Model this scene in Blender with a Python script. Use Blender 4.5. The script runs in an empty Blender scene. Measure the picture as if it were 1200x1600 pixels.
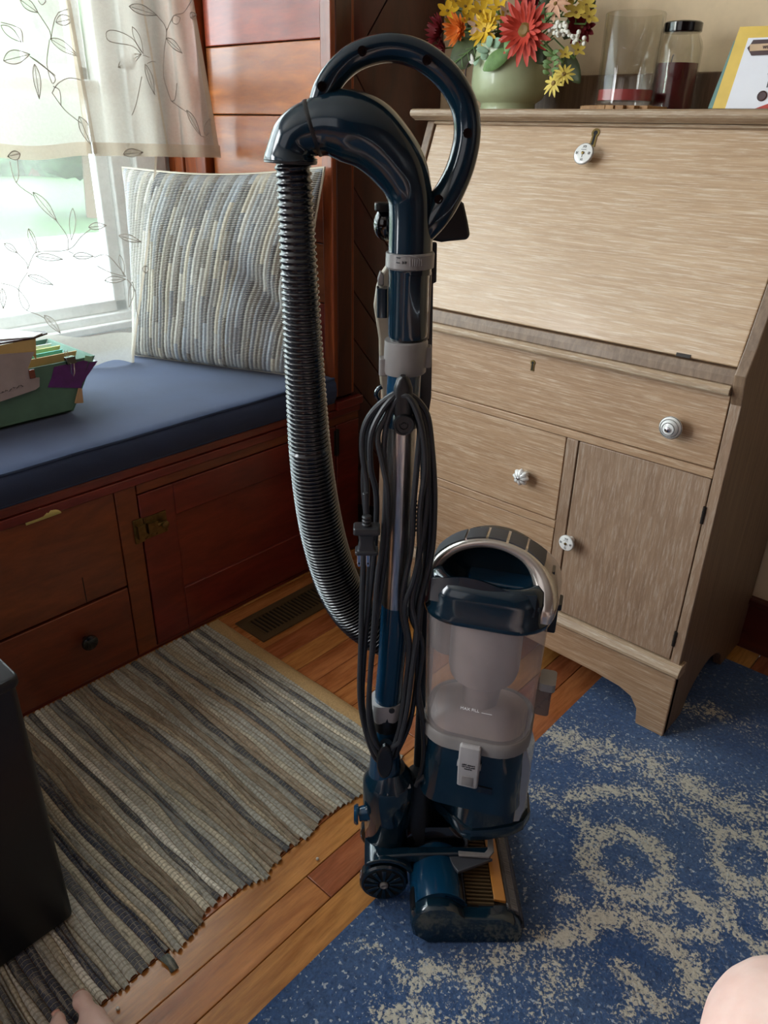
import bpy, bmesh, math, random
import numpy as np
from mathutils import Vector, Matrix, noise
random.seed(7)
PI = math.pi
SC = bpy.context.scene
COL = SC.collection

# ---------------------------------------------------------------- camera
YAW, PIT, ROL, FPX, HCAM = -7.23480527e-01, 4.66699851e-01, -2.08515566e-02, 1192.1258, 1.09
def cam_matrix():
    f = np.array([math.sin(YAW)*math.cos(PIT), math.cos(YAW)*math.cos(PIT), -math.sin(PIT)])
    r = np.array([math.cos(YAW), -math.sin(YAW), 0.0]); d = np.cross(f, r)
    r2 = r*math.cos(ROL)+d*math.sin(ROL); d2 = -r*math.sin(ROL)+d*math.cos(ROL)
    return np.array([r2, d2, f])
CM = cam_matrix(); CO = np.array([0, 0, HCAM])
cd = bpy.data.cameras.new('camera'); cam = bpy.data.objects.new('camera', cd); COL.objects.link(cam)
cd.sensor_fit = 'VERTICAL'; cd.sensor_height = 36.0; cd.lens = 36.0*FPX/1600.0; cd.clip_start = 0.01
mw = Matrix.Identity(4)
for i in range(3):
    mw[i][0] = CM[0][i]; mw[i][1] = -CM[1][i]; mw[i][2] = -CM[2][i]; mw[i][3] = CO[i]
cam.matrix_world = mw
SC.camera = cam

# ---------------------------------------------------------------- world, lights, exposure
SC.view_settings.view_transform = 'Standard'; SC.view_settings.look = 'None'
SC.view_settings.exposure = 0.25; SC.view_settings.gamma = 1.0; SC.view_settings.use_curve_mapping = False
SKY = 11.5
w = bpy.data.worlds.new('sky'); SC.world = w; w.use_nodes = True
bg = w.node_tree.nodes['Background']; bg.inputs[0].default_value = (0.80, 0.90, 1.0, 1); bg.inputs[1].default_value = SKY
def area(name, loc, target, sx, sy, power, col, portal=False):
    l = bpy.data.lights.new(name, 'AREA'); l.shape = 'RECTANGLE'; l.size = sx; l.size_y = sy
    l.energy = power; l.color = col
    if portal: l.cycles.is_portal = True
    o = bpy.data.objects.new(name, l); COL.objects.link(o); o.location = loc
    d = Vector(target)-Vector(loc); o.rotation_euler = d.to_track_quat('-Z', 'Y').to_euler()
    return o
area('nook_window_portal', (-2.03, 0.3, 1.33), (0, 0.3, 1.33), 1.8, 1.45, 1, (1, 1, 1), portal=True)
area('left_fill_light', (-1.96, -1.25, 1.35), (0, -1.0, 1.15), 1.1, 1.45, 74, (0.93, 0.97, 1.0))  # added fill for the interior, out of view on the windowless left wall
area('window_behind_camera', (-0.5, -2.4, 1.5), (-0.7, 1.0, 0.6), 1.6, 1.4, 5.5, (0.97, 0.98, 1.0))

# ---------------------------------------------------------------- picture helpers: rays of the measured camera onto real planes
def ray(x, y): return CM.T @ np.array([(x-600)/FPX, (y-800)/FPX, 1.0])
def onz(x, y, z=0.0): d = ray(x, y); return Vector(CO+d*(z-HCAM)/d[2])
def onx(x, y, X): d = ray(x, y); return Vector(CO+d*X/d[0])
def ony(x, y, Y): d = ray(x, y); return Vector(CO+d*Y/d[1])
def depth(p): return float((CM @ (np.array(p)-CO))[2])
VA = math.radians(43.0)
VU = Vector((math.cos(VA), math.sin(VA), 0)); VV = Vector((-math.sin(VA), math.cos(VA), 0))
VP = onz(690, 1479)+0.13*VV
def P(x, y, v=0.0):                                   # pixel onto the vacuum's plane at depth v
    d = ray(x, y); n = np.array(VV); t = ((np.array(VP+v*VV)-CO) @ n)/(d @ n); return Vector(CO+d*t)
def W(u, v, z): return VP+u*VU+v*VV+Vector((0, 0, z))
def rp(px, p): return px*depth(p)/FPX

# ---------------------------------------------------------------- materials
def lin(c): return tuple(((x/12.92) if x <= 0.04045 else ((x+0.055)/1.055)**2.4) for x in [v/255.0 for v in c])+(1,)
class NT:
    def __init__(s, name):
        s.m = bpy.data.materials.new(name); s.m.use_nodes = True; s.t = s.m.node_tree
        s.b = s.t.nodes['Principled BSDF']; s.out = s.t.nodes['Material Output']
    def n(s, typ, **kw):
        o = s.t.nodes.new(typ)
        for k, v in kw.items(): setattr(o, k, v)
        return o
    def l(s, a, b): s.t.links.new(a, b)
    def coord(s, kind='Object', scale=(1, 1, 1), rot=(0, 0, 0)):
        tc = s.n('ShaderNodeTexCoord'); mp = s.n('ShaderNodeMapping')
        mp.inputs['Scale'].default_value = scale; mp.inputs['Rotation'].default_value = rot
        s.l(tc.outputs[kind], mp.inputs[0]); return mp.outputs[0]
    def noise(s, vec, scale=5, detail=4, rough=.55, dist=0):
        o = s.n('ShaderNodeTexNoise'); o.inputs['Scale'].default_value = scale; o.inputs['Detail'].default_value = detail
        o.inputs['Roughness'].default_value = rough; o.inputs['Distortion'].default_value = dist
        if vec is not None: s.l(vec, o.inputs['Vector'])
        return o.outputs['Fac']
    def ramp(s, fac, stops):
        o = s.n('ShaderNodeValToRGB'); e = o.color_ramp.elements
        while len(e) < len(stops): e.new(0.5)
        for i, (p, c) in enumerate(stops): e[i].position = p; e[i].color = c
        s.l(fac, o.inputs[0]); return o.outputs[0]
    def mix(s, fac, a, b, mode='MIX'):
        o = s.n('ShaderNodeMix', data_type='RGBA', blend_type=mode)
        for k, v in ((0, fac), (6, a), (7, b)):
            if hasattr(v, 'is_output'): s.l(v, o.inputs[k])
            else: o.inputs[k].default_value = v
        return o.outputs[2]
    def math(s, op, a, b=0.0, c=0.0):
        o = s.n('ShaderNodeMath', operation=op)
        for k, v in ((0, a), (1, b), (2, c)):
            if hasattr(v, 'is_output'): s.l(v, o.inputs[k])
            else: o.inputs[k].default_value = v
        return o.outputs[0]
    def bump(s, h, strength=.3, dist=.002):
        o = s.n('ShaderNodeBump'); o.inputs['Strength'].default_value = strength; o.inputs['Distance'].default_value = dist
        s.l(h, o.inputs['Height']); s.l(o.outputs[0], s.b.inputs['Normal']); return o
    def base(s, c):
        if hasattr(c, 'is_output'): s.l(c, s.b.inputs['Base Color'])
        else: s.b.inputs['Base Color'].default_value = c
    def set(s, rough=.5, metal=0, coat=0, coatr=.1, spec=.5):
        s.b.inputs['Roughness'].default_value = rough; s.b.inputs['Metallic'].default_value = metal
        s.b.inputs['Coat Weight'].default_value = coat; s.b.inputs['Coat Roughness'].default_value = coatr
        s.b.inputs['Specular IOR Level'].default_value = spec; return s
def plain(name, rgb, rough=.5, metal=0, coat=0, spec=.5, var=.08, scale=30, bump=0):
    s = NT(name); c = lin(rgb); v = s.coord(); f = s.noise(v, scale, 3)
    lo = tuple(x*(1-var) for x in c[:3])+(1,); hi = tuple(min(1, x*(1+var)) for x in c[:3])+(1,)
    s.base(s.ramp(f, [(.3, lo), (.7, hi)])); s.set(rough, metal, coat, .05, spec)
    if bump: s.bump(f, bump, .001)
    return s.m
def wood(name, dark, light, stretch, rough=.4, coat=0, fine=.5, rnd=0.0, third=None, bumps=.15, coatr=.15):
    s = NT(name); v = s.coord('Object', stretch)
    if rnd:
        oi = s.n('ShaderNodeObjectInfo'); vm = s.n('ShaderNodeVectorMath', operation='ADD'); cb = s.n('ShaderNodeCombineXYZ')
        r = s.math('MULTIPLY', oi.outputs['Random'], 60.0); s.l(r, cb.inputs[0]); s.l(r, cb.inputs[1]); s.l(r, cb.inputs[2])
        s.l(v, vm.inputs[0]); s.l(cb.outputs[0], vm.inputs[1]); v = vm.outputs[0]
    a = s.noise(v, 3, 6, .6, .6); b = s.noise(v, 14, 5, .7)
    col = s.ramp(a, [(.3, lin(dark)), (.72, lin(light))])
    if third: col = s.mix(s.ramp(s.noise(v, 7, 6, .75, .2), [(.5, (0, 0, 0, 1)), (.68, (1, 1, 1, 1))]), col, lin(third))
    col = s.mix(fine, col, s.ramp(b, [(.35, (.45, .45, .45, 1)), (.6, (1, 1, 1, 1))]), 'MULTIPLY')
    if rnd:
        hs = s.n('ShaderNodeHueSaturation'); s.l(col, hs.inputs['Color'])
        s.l(s.math('MULTIPLY_ADD', oi.outputs['Random'], rnd*2, 1-rnd), hs.inputs['Value'])
        s.l(s.math('MULTIPLY_ADD', oi.outputs['Random'], .03, .487), hs.inputs['Hue']); col = hs.outputs[0]
    s.base(col); s.set(rough, 0, coat, coatr); s.bump(b, bumps, .001); return s.m
def glassy(name, tint, alpha=.12, rough=.02, gloss=.1, diffuse=None):
    s = NT(name); t = s.t; tr = s.n('ShaderNodeBsdfTransparent'); tr.inputs[0].default_value = tint
    gl = s.n('ShaderNodeBsdfGlossy'); gl.inputs['Roughness'].default_value = rough
    fr = s.n('ShaderNodeLayerWeight'); fr.inputs[0].default_value = .5
    m1 = s.n('ShaderNodeMixShader'); s.l(s.math('MULTIPLY_ADD', s.math('POWER', fr.outputs['Facing'], 3.5), .55, .03+gloss*.5), m1.inputs[0]); s.l(tr.outputs[0], m1.inputs[1]); s.l(gl.outputs[0], m1.inputs[2])
    res = m1.outputs[0]
    if diffuse:
        df = s.n('ShaderNodeBsdfDiffuse'); df.inputs[0].default_value = diffuse
        m2 = s.n('ShaderNodeMixShader'); f = s.noise(s.coord(), 14, 4)
        s.l(s.math('MULTIPLY_ADD', f, alpha, alpha*.5), m2.inputs[0]); s.l(res, m2.inputs[1]); s.l(df.outputs[0], m2.inputs[2]); res = m2.outputs[0]
    s.l(res, s.out.inputs[0]); return s.m
M = {}
M['navy'] = plain('navy_gloss_plastic', (9, 32, 45), .16, coat=.5, spec=.4, var=.05)
M['navy2'] = plain('teal_blue_gloss_plastic', (9, 50, 76), .18, coat=.5, spec=.4, var=.05)
M['black'] = plain('black_plastic', (16, 17, 20), .35)
M['blackgl'] = plain('black_gloss', (8, 9, 12), .12, coat=.5)
M['cord'] = plain('cord_rubber', (38, 40, 44), .42)
M['hose'] = plain('hose_plastic', (13, 13, 20), .25, coat=.3)
M['grey'] = plain('grey_plastic', (128, 124, 122), .35)
M['greyl'] = plain('light_grey_plastic', (158, 155, 155), .35)
M['silver'] = plain('silver_paint', (196, 188, 180), .22, metal=.7, coat=.4)
M['pad'] = plain('grip_grey', (62, 64, 70), .45)
M['ink'] = plain('dark_print', (30, 30, 34), .5)
M['white'] = plain('white_print', (235, 235, 235), .5)
M['beige'] = plain('beige_plastic', (176, 164, 146), .4)
s = NT('brushed_steel'); v = s.coord('Object', (60, 60, 4)); f = s.noise(v, 10, 4); s.base(s.ramp(f, [(.3, (.35, .35, .35, 1)), (.7, (.6, .59, .57, 1))])); s.set(.28, 1.0); s.bump(f, .1, .0005); M['steel'] = s.m
M['chrome'] = plain('chrome', (200, 200, 205), .12, metal=1)
M['cup'] = glassy('dusty_clear_plastic', (.93, .90, .90, 1), .27, .04, .05, lin((178, 170, 170)))
M['cyc'] = plain('cyclone_dusty_plastic', (164, 152, 146), .4, var=.15, scale=12)
M['amber'] = plain('amber_strip', (190, 128, 60), .2, coat=.6)
M['clear'] = glassy('clear_plastic', (.8, .8, .8, 1), .3, .05, .05, lin((120, 115, 115)))
M['latch'] = glassy('smoky_latch', (.6, .58, .57, 1), .5, .1, .05, lin((120, 115, 112)))
M['pane'] = glassy('window_glass', (.97, 1, .98, 1), 0, .0, 0)
M['jar'] = glassy('candle_glass', (.95, .95, .93, 1), 0, .02, .02)
DK = ((150, 122, 92), (186, 160, 128))
M['oakx'] = wood('limed_oak_lengthwise', (150, 116, 86), (180, 146, 114), (2.2, 60, 60), .5, .1, .22, third=(200, 176, 150))
M['oakl'] = wood('limed_oak_lit_lid', (172, 138, 104), (198, 166, 132), (2.0, 55, 55), .42, .2, .2, third=(216, 196, 172))  # bleached lid oak; stronger light from above also put into the paler colour
M['oakz'] = wood('limed_oak_upright', (132, 104, 82), (158, 130, 106), (34, 34, 3.0), .5, .1, .22, third=(168, 148, 130))
M['oaks'] = wood('limed_oak_shaded', (104, 80, 60), (138, 112, 88), (40, 40, 2), .5, .1, .3)  # desk oak darkened: shade on the sides and gallery put into the colour
M['oakw'] = wood('limed_oak_pale', (152, 124, 96), (176, 150, 122), (3, 60, 60), .5, .1, .3, third=(196, 180, 158))
M['panel'] = wood('orange_pine_panel', (126, 50, 22), (178, 82, 36), (1.6, 9, 9), .34, .3, .3, rnd=.12)
M['panelz'] = wood('orange_pine_upright', (110, 48, 22), (160, 80, 38), (9, 9, 1.4), .28, .5, .3)
M['mahog'] = wood('dark_red_board', (58, 20, 16), (88, 34, 24), (6, 6, 1.6), .3, .35, .3, rnd=.1)
M['bench'] = wood('red_brown_bench', (98, 36, 24), (134, 54, 34), (7, 1.6, 7), .36, .3, .35, rnd=.08)
M['floor'] = wood('varnished_floor_board', (148, 84, 42), (200, 130, 76), (14, 1.5, 14), .24, .35, .45, rnd=.2, coatr=.22)
M['base'] = wood('dark_red_baseboard', (70, 22, 14), (96, 34, 20), (1.5, 9, 9), .35, .3, .3)
M['wall'] = plain('beige_wall_paint', (226, 202, 166), .8, var=.03, scale=60, bump=.1)
M['ceil'] = plain('ceiling_paint', (220, 214, 204), .9)
M['vinyl'] = plain('white_window_vinyl', (232, 232, 230), .4)
M['brass'] = plain('tarnished_brass', (112, 92, 52), .4, metal=.8, var=.3, scale=80)
M['iron'] = plain('dark_iron', (40, 34, 30), .5, metal=.5)
M['vent'] = plain('bronze_vent', (92, 74, 50), .45, metal=.4)
M['dark'] = plain('dark_void', (8, 7, 7), .8)
M['porc'] = plain('white_porcelain', (226, 224, 220), .15, coat=.6, var=.02)
M['boxb'] = plain('black_painted_box', (14, 17, 24), .45, var=.15, scale=25, bump=.1)
s = NT('navy_canvas'); v = s.coord('Object', (1, 1, 1)); f = s.noise(v, 420, 3, .7); f2 = s.noise(v, 8, 4)
s.base(s.mix(s.ramp(f2, [(.3, (0, 0, 0, 1)), (.7, (1, 1, 1, 1))]), lin((32, 46, 76)), lin((40, 56, 90)))); s.set(.85); s.b.inputs['Sheen Weight'].default_value = .15; s.bump(f, .25, .001); M['canvas'] = s.m
M['piping'] = plain('navy_piping', (40, 56, 86), .8)
s = NT('cloth_strip'); oi = s.n('ShaderNodeObjectInfo'); uv = s.n('ShaderNodeUVMap'); sp = s.n('ShaderNodeSeparateXYZ'); s.l(uv.outputs[0], sp.inputs[0])
f = s.noise(s.coord('Object', (5, 30, 5)), 14, 5, .7)
f3 = s.noise(s.coord('Object', (7, 60, 7)), 3.0, 5, .7)
c0 = s.mix(s.math('MULTIPLY', s.ramp(f3, [(.52, (0, 0, 0, 1)), (.60, (1, 1, 1, 1))]), .55), oi.outputs['Color'], lin((176, 168, 154)))
c0 = s.mix(s.math('MULTIPLY', s.ramp(f3, [(.36, (1, 1, 1, 1)), (.42, (0, 0, 0, 1))]), .6), c0, lin((76, 72, 70)))
c = s.mix(.85, c0, s.ramp(f, [(.3, (.42, .42, .42, 1)), (.65, (1.1, 1.1, 1.1, 1))]), 'MULTIPLY')
wv = s.math('ABSOLUTE', s.math('SINE', s.math('ADD', s.math('MULTIPLY', sp.outputs[0], PI), s.math('MULTIPLY', f, .9))))
st = s.ramp(wv, [(.06, (.8, .8, .8, 1)), (.20, (0, 0, 0, 1))]); c = s.mix(.8, c, s.ramp(wv, [(.18, (.42, .42, .42, 1)), (.55, (1, 1, 1, 1))]), 'MULTIPLY'); s.base(s.mix(st, c, lin((178, 168, 146)))); s.set(.95, spec=.2); s.bump(f, .5, .002); M['rag'] = s.m
M['hem'] = plain('tan_hem_tape', (168, 136, 92), .9, var=.2, scale=300, bump=.4)
s = NT('woven_pillow_cotton'); uv = s.n('ShaderNodeUVMap'); sp = s.n('ShaderNodeSeparateXYZ'); s.l(uv.outputs[0], sp.inputs[0])
fl = s.math('FLOOR', sp.outputs[0]); vv = s.n('ShaderNodeTexWhiteNoise', noise_dimensions='2D'); cb = s.n('ShaderNodeCombineXYZ'); s.l(fl, cb.inputs[0])
s.l(s.math('FLOOR', s.math('DIVIDE', s.math('ADD', sp.outputs[1], s.math('MULTIPLY', fl, 17.0)), 45.0)), cb.inputs[1]); s.l(cb.outputs[0], vv.inputs['Vector'])
cc = s.ramp(vv.outputs['Value'], [(0, lin((184, 178, 166))), (.20, lin((84, 92, 106))), (.38, lin((170, 160, 140))), (.50, lin((46, 50, 64))), (.66, lin((110, 104, 94))), (.80, lin((134, 144, 156))), (.92, lin((66, 56, 48)))])
fst = s.math('ABSOLUTE', s.math('SINE', s.math('MULTIPLY', sp.outputs[1], PI)))
f = s.noise(s.coord('Object'), 160, 4, .7)
c = s.mix(s.ramp(fst, [(.25, (1, 1, 1, 1)), (.55, (0, 0, 0, 1))]), cc, lin((224, 218, 204)))
s.base(s.mix(.6, c, s.ramp(f, [(.3, (.55, .55, .55, 1)), (.65, (1.05, 1.05, 1.05, 1))]), 'MULTIPLY')); s.set(.95, spec=.2); s.bump(f, .3, .001); M['pillow'] = s.m
M['pillowb'] = plain('cream_pillow_back', (206, 196, 176), .9, var=.05, scale=200, bump=.2)
def sheer(name, fac, col):
    s = NT(name); tr = s.n('ShaderNodeBsdfTransparent'); tl = s.n('ShaderNodeBsdfTranslucent'); df = s.n('ShaderNodeBsdfDiffuse')
    tl.inputs[0].default_value = lin(col); df.inputs[0].default_value = lin(col)
    m0 = s.n('ShaderNodeMixShader'); m0.inputs[0].default_value = .5; s.l(tl.outputs[0], m0.inputs[1]); s.l(df.outputs[0], m0.inputs[2])
    m1 = s.n('ShaderNodeMixShader'); f = s.noise(s.coord('Object', (1, 4, 4)), 40, 5, .7)
    s.l(s.math('MULTIPLY_ADD', f, .16, fac-.08), m1.inputs[0]); s.l(tr.outputs[0], m1.inputs[1]); s.l(m0.outputs[0], m1.inputs[2]); s.l(m1.outputs[0], s.out.inputs[0]); return s.m
M['sheer'] = sheer('sheer_voile', .28, (228, 224, 214))
M['sheer2'] = sheer('sheer_voile_valance', .56, (218, 210, 196))
M['hemv'] = sheer('voile_hem', .7, (196, 178, 156))
M['embr'] = sheer('embroidery_thread', .8, (176, 166, 156))
M['leafemb'] = sheer('embroidered_leaf_fill', .42, (186, 176, 166))
# blue carpet: pattern field in a mesh attribute, speckle from noise
s = NT('blue_carpet_pile'); at = s.n('ShaderNodeAttribute'); at.attribute_name = 'pattern'
v = s.coord('Object'); fn = s.noise(v, 190, 3, .7); fm = s.noise(v, 26, 5, .72); fb = s.noise(v, 5, 4)
sp_ = s.math('ADD', s.math('MULTIPLY', s.math('SUBTRACT', fn, .5), 2.6), s.math('MULTIPLY', s.math('SUBTRACT', fm, .5), 1.9))
mk = s.math('ADD', at.outputs['Fac'], sp_)
blue = s.mix(s.ramp(fb, [(.35, (0, 0, 0, 1)), (.65, (1, 1, 1, 1))]), lin((48, 78, 124)), lin((72, 96, 134)))
blue = s.mix(.6, blue, s.ramp(fn, [(.35, (.5, .5, .5, 1)), (.65, (1.15, 1.15, 1.15, 1))]), 'MULTIPLY')
cream = s.mix(.5, lin((190, 184, 170)), s.ramp(fn, [(.3, (.6, .6, .6, 1)), (.65, (1.1, 1.1, 1.1, 1))]), 'MULTIPLY')
grey = s.mix(.5, lin((118, 124, 134)), s.ramp(fn, [(.3, (.6, .6, .6, 1)), (.65, (1.1, 1.1, 1.1, 1))]), 'MULTIPLY')
c = s.mix(s.ramp(mk, [(.42, (0, 0, 0, 1)), (.46, (1, 1, 1, 1))]), blue, grey)
c = s.mix(s.ramp(mk, [(.54, (0, 0, 0, 1)), (.6, (1, 1, 1, 1))]), c, cream)
fk = s.noise(v, 120, 2, .6); c = s.mix(s.math('MULTIPLY', s.ramp(fk, [(.61, (0, 0, 0, 1)), (.65, (1, 1, 1, 1))]), s.ramp(fb, [(.38, (.2, .2, .2, 1)), (.6, (.9, .9, .9, 1))])), c, lin((176, 182, 190)))
fd_ = s.noise(v, 90, 3, .6); c = s.mix(s.math('MULTIPLY', s.ramp(fd_, [(.58, (0, 0, 0, 1)), (.66, (1, 1, 1, 1))]), .55), c, lin((30, 52, 88)))
s.base(c); s.set(.95, spec=.15); s.b.inputs['Sheen Weight'].default_value = .2; s.bump(fn, .9, .004); M['carpet'] = s.m
M['carpetedge'] = plain('carpet_edge', (70, 84, 108), .9)
M['vase'] = plain('sage_green_glaze', (174, 182, 144), .35, coat=.3, var=.04)
for nm, c in dict(yel=(232, 186, 36), yel2=(216, 190, 84), org=(226, 118, 34), red=(196, 58, 36), dred=(122, 18, 30), peach=(222, 170, 138), wht=(228, 224, 212), pink=(226, 196, 180),
                  leafd=(70, 80, 46), leafl=(112, 146, 84), leafe=(150, 180, 150), stem=(92, 122, 56), ctr=(126, 96, 36)).items():
    s = NT('petal_'+nm); f = s.noise(s.coord('Object'), 60, 4); cl = lin(c)
    s.base(s.ramp(f, [(.3, tuple(x*.72 for x in cl[:3])+(1,)), (.7, tuple(min(1, x*1.12) for x in cl[:3])+(1,))])); s.set(.6); s.b.inputs['Subsurface Weight'].default_value = 0; M[nm] = s.m
M['waxp'] = plain('pink_wax', (168, 74, 76), .35)
M['waxr'] = plain('dark_red_wax', (92, 14, 26), .3, coat=.3)
M['cork'] = wood('wood_coaster_strip', (150, 104, 58), (190, 146, 96), (8, 8, 8), .6)
M['card'] = plain('yellow_card', (218, 182, 74), .5)
M['teal'] = plain('teal_card', (88, 128, 122), .5)
M['cardw'] = plain('white_card', (226, 226, 232), .5, var=.02)
M['maroon'] = plain('maroon_print', (58, 22, 22), .5)
M['tanp'] = plain('tan_print', (196, 164, 130), .6)
M['redp'] = plain('red_print', (178, 60, 44), .6)
M['green'] = plain('green_file_board', (88, 122, 104), .7, var=.1)
M['purple'] = plain('purple_tape', (92, 30, 108), .3, coat=.3, var=.2, scale=60)
M['mint'] = plain('mint_label', (150, 190, 150), .5)
M['manila'] = plain('manila_folder', (198, 168, 110), .7)
M['lilac'] = plain('grey_paper', (166, 152, 150), .8)
M['paper'] = plain('white_paper', (226, 228, 230), .8, var=.02)
M['tealp'] = plain('turquoise_paper', (90, 190, 186), .6)
M['yelp'] = plain('yellow_paper', (222, 210, 130), .7)
M['tan'] = plain('wooden_peg', (190, 152, 112), .7)
M['grass'] = plain('lawn_grass', (52, 76, 40), .9, var=.25, scale=3)
M['drive'] = plain('pale_concrete_drive', (128, 128, 126), .9, var=.05, scale=4)
M['tree'] = plain('tree_foliage', (66, 96, 66), .9, var=.4, scale=4)
M['bark'] = plain('tree_bark', (92, 76, 60), .9)
s = NT('pale_skin'); f = s.noise(s.coord('Object'), 18, 5, .6); s.base(s.ramp(f, [(.3, lin((216, 178, 166))), (.7, lin((232, 204, 194)))])); s.set(.5, spec=.35)
s.b.inputs['Subsurface Weight'].default_value = .15; s.b.inputs['Subsurface Radius'].default_value = (.02, .008, .005); M['skin'] = s.m
M['nail'] = plain('toenail', (222, 170, 156), .25, coat=.3)
M['cloth'] = plain('grey_shorts_cloth', (88, 92, 100), .9)

# ---------------------------------------------------------------- building helpers
RM = {}
def thing(name, label, cat, loc=(0, 0, 0), rz=0.0, group=None, kind=None):
    o = bpy.data.objects.new(name, None); COL.objects.link(o); o.empty_display_size = .05
    o.location = loc; o.rotation_euler = (0, 0, rz); RM[o] = Matrix.Translation(Vector(loc)) @ Matrix.Rotation(rz, 4, 'Z')
    if label: o['label'] = label
    if cat: o['category'] = cat
    if group: o['group'] = group
    if kind: o['kind'] = kind
    return o
def tag(o, label, cat=None, group=None):
    o['label'] = label
    if cat: o['category'] = cat
    if group: o['group'] = group
    return o
class B:
    def __init__(s): s.v = []; s.f = []; s.mi = []; s.uv = []
    def add(s, vs, fs, m=0):
        k = len(s.v); s.v += [Vector(v) for v in vs]; s.f += [tuple(i+k for i in f) for f in fs]; s.mi += [m]*len(fs)
    def box(s, a, b, m=0, fr=None):
        x0, y0, z0 = a; x1, y1, z1 = b
        vs = [(x0, y0, z0), (x1, y0, z0), (x1, y1, z0), (x0, y1, z0), (x0, y0, z1), (x1, y0, z1), (x1, y1, z1), (x0, y1, z1)]
        if fr: vs = [fr(*v) for v in vs]
        s.add(vs, [(0, 3, 2, 1), (4, 5, 6, 7), (0, 1, 5, 4), (1, 2, 6, 5), (2, 3, 7, 6), (3, 0, 4, 7)], m); return s
    def loft(s, rings, cap=True, m=0, closed=False):
        n = len(rings[0]); k = len(s.v)
        vs = [p for r in rings for p in r]; fs = []
        R = len(rings)
        for i in range(R if closed else R-1):
            a = i*n; b = ((i+1) % R)*n
            for j in range(n): fs.append((a+j, a+(j+1) % n, b+(j+1) % n, b+j))
        if cap and not closed: fs.append(tuple(range(n-1, -1, -1))); fs.append(tuple((R-1)*n+j for j in range(n)))
        s.add(vs, fs, m); return s
    def tube(s, pts, rad, n=10, m=0, cap=True, closed=False, sy=1.0):
        pts = [Vector(p) for p in pts]; N = len(pts); rings = []
        rr = rad if hasattr(rad, '__len__') else [rad]*N
        t0 = (pts[1]-pts[0]).normalized(); up = Vector((0, 0, 1)) if abs(t0.z) < .9 else Vector((0, 1, 0))
        nrm = (up-t0*up.dot(t0)).normalized()
        for i in range(N):
            if closed: t = (pts[(i+1) % N]-pts[i-1]).normalized()
            else: t = (pts[min(i+1, N-1)]-pts[max(i-1, 0)]).normalized()
            nrm = (nrm-t*nrm.dot(t)).normalized(); bn = t.cross(nrm)
            rings.append([pts[i]+rr[i]*(math.cos(2*PI*j/n)*nrm+sy*math.sin(2*PI*j/n)*bn) for j in range(n)])
        s.loft(rings, cap, m, closed); return s
    def lathe(s, prof, o=(0, 0, 0), ax=(0, 0, 1), n=28, m=0, cap=True, flute=0, nf=8):
        ax = Vector(ax).normalized(); up = Vector((0, 0, 1)) if abs(ax.z) < .9 else Vector((1, 0, 0))
        e1 = (up-ax*up.dot(ax)).normalized(); e2 = ax.cross(e1); o = Vector(o)
        s.loft([[o+ax*h+r*(1+flute*math.cos(nf*2*PI*j/n))*(math.cos(2*PI*j/n)*e1+math.sin(2*PI*j/n)*e2) for j in range(n)] for r, h in prof], cap, m); return s
    def prism(s, poly, d, m=0):
        poly = [Vector(p) for p in poly]; d = Vector(d); n = len(poly)
        s.add(poly+[p+d for p in poly], [tuple(range(n-1, -1, -1)), tuple(range(n, 2*n))]+[(i, (i+1) % n, n+(i+1) % n, n+i) for i in range(n)], m); return s
    def sweep(s, pts, ws, ts, wd, m=0, k=12):
        pts = [Vector(p) for p in pts]; wd = Vector(wd).normalized(); rings = []
        for i, p in enumerate(pts):
            t = (pts[min(i+1, len(pts)-1)]-pts[max(i-1, 0)]).normalized(); nn = t.cross(wd).normalized()
            ring = []
            for j in range(k):
                a = 2*PI*(j+.5)/k; ca, sa = math.cos(a), math.sin(a); e = .55
                ring.append(p+wd*ws[i]*.5*math.copysign(abs(ca)**e, ca)+nn*ts[i]*.5*math.copysign(abs(sa)**e, sa))
            rings.append(ring)
        s.loft(rings, True, m); return s
    def sphere(s, c, r, n=10, m=0, sc=(1, 1, 1)):
        c = Vector(c); rings = []
        for i in range(1, n):
            a = PI*i/n; rings.append([c+Vector((r*sc[0]*math.sin(a)*math.cos(2*PI*j/(n+2)), r*sc[1]*math.sin(a)*math.sin(2*PI*j/(n+2)), -r*sc[2]*math.cos(a))) for j in range(n+2)])
        s.loft(rings, True, m); return s
    def obj(s, name, mat, parent=None, smooth=True, bevel=0, ang=35, kind=None, label=None, solid=0):
        me = bpy.data.meshes.new(name)
        vs = s.v
        if parent is not None and parent in RM:
            inv = RM[parent].inverted(); vs = [inv @ v for v in vs]
        me.from_pydata([tuple(v) for v in vs], [], s.f)
        mats = mat if isinstance(mat, (list, tuple)) else [mat]
        for m_ in mats: me.materials.append(M[m_] if isinstance(m_, str) else m_)
        if len(mats) > 1: me.polygons.foreach_set('material_index', s.mi)
        bm = bmesh.new(); bm.from_mesh(me); bmesh.ops.recalc_face_normals(bm, faces=bm.faces); bm.to_mesh(me); bm.free()
        if smooth:
            me.shade_smooth(); me.set_sharp_from_angle(angle=math.radians(ang))
        o = bpy.data.objects.new(name, me); COL.objects.link(o)
        if parent is not None: o.parent = parent; RM[o] = RM.get(parent, Matrix.Identity(4))
        else: RM[o] = Matrix.Identity(4)
        if bevel:
            md = o.modifiers.new('bevel', 'BEVEL'); md.width = bevel; md.segments = 2; md.limit_method = 'ANGLE'; md.angle_limit = math.radians(40)
        if solid:
            md = o.modifiers.new('solid', 'SOLIDIFY'); md.thickness = solid; md.offset = 0
        if kind: o['kind'] = kind
        if label: o['label'] = label
        return o
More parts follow.
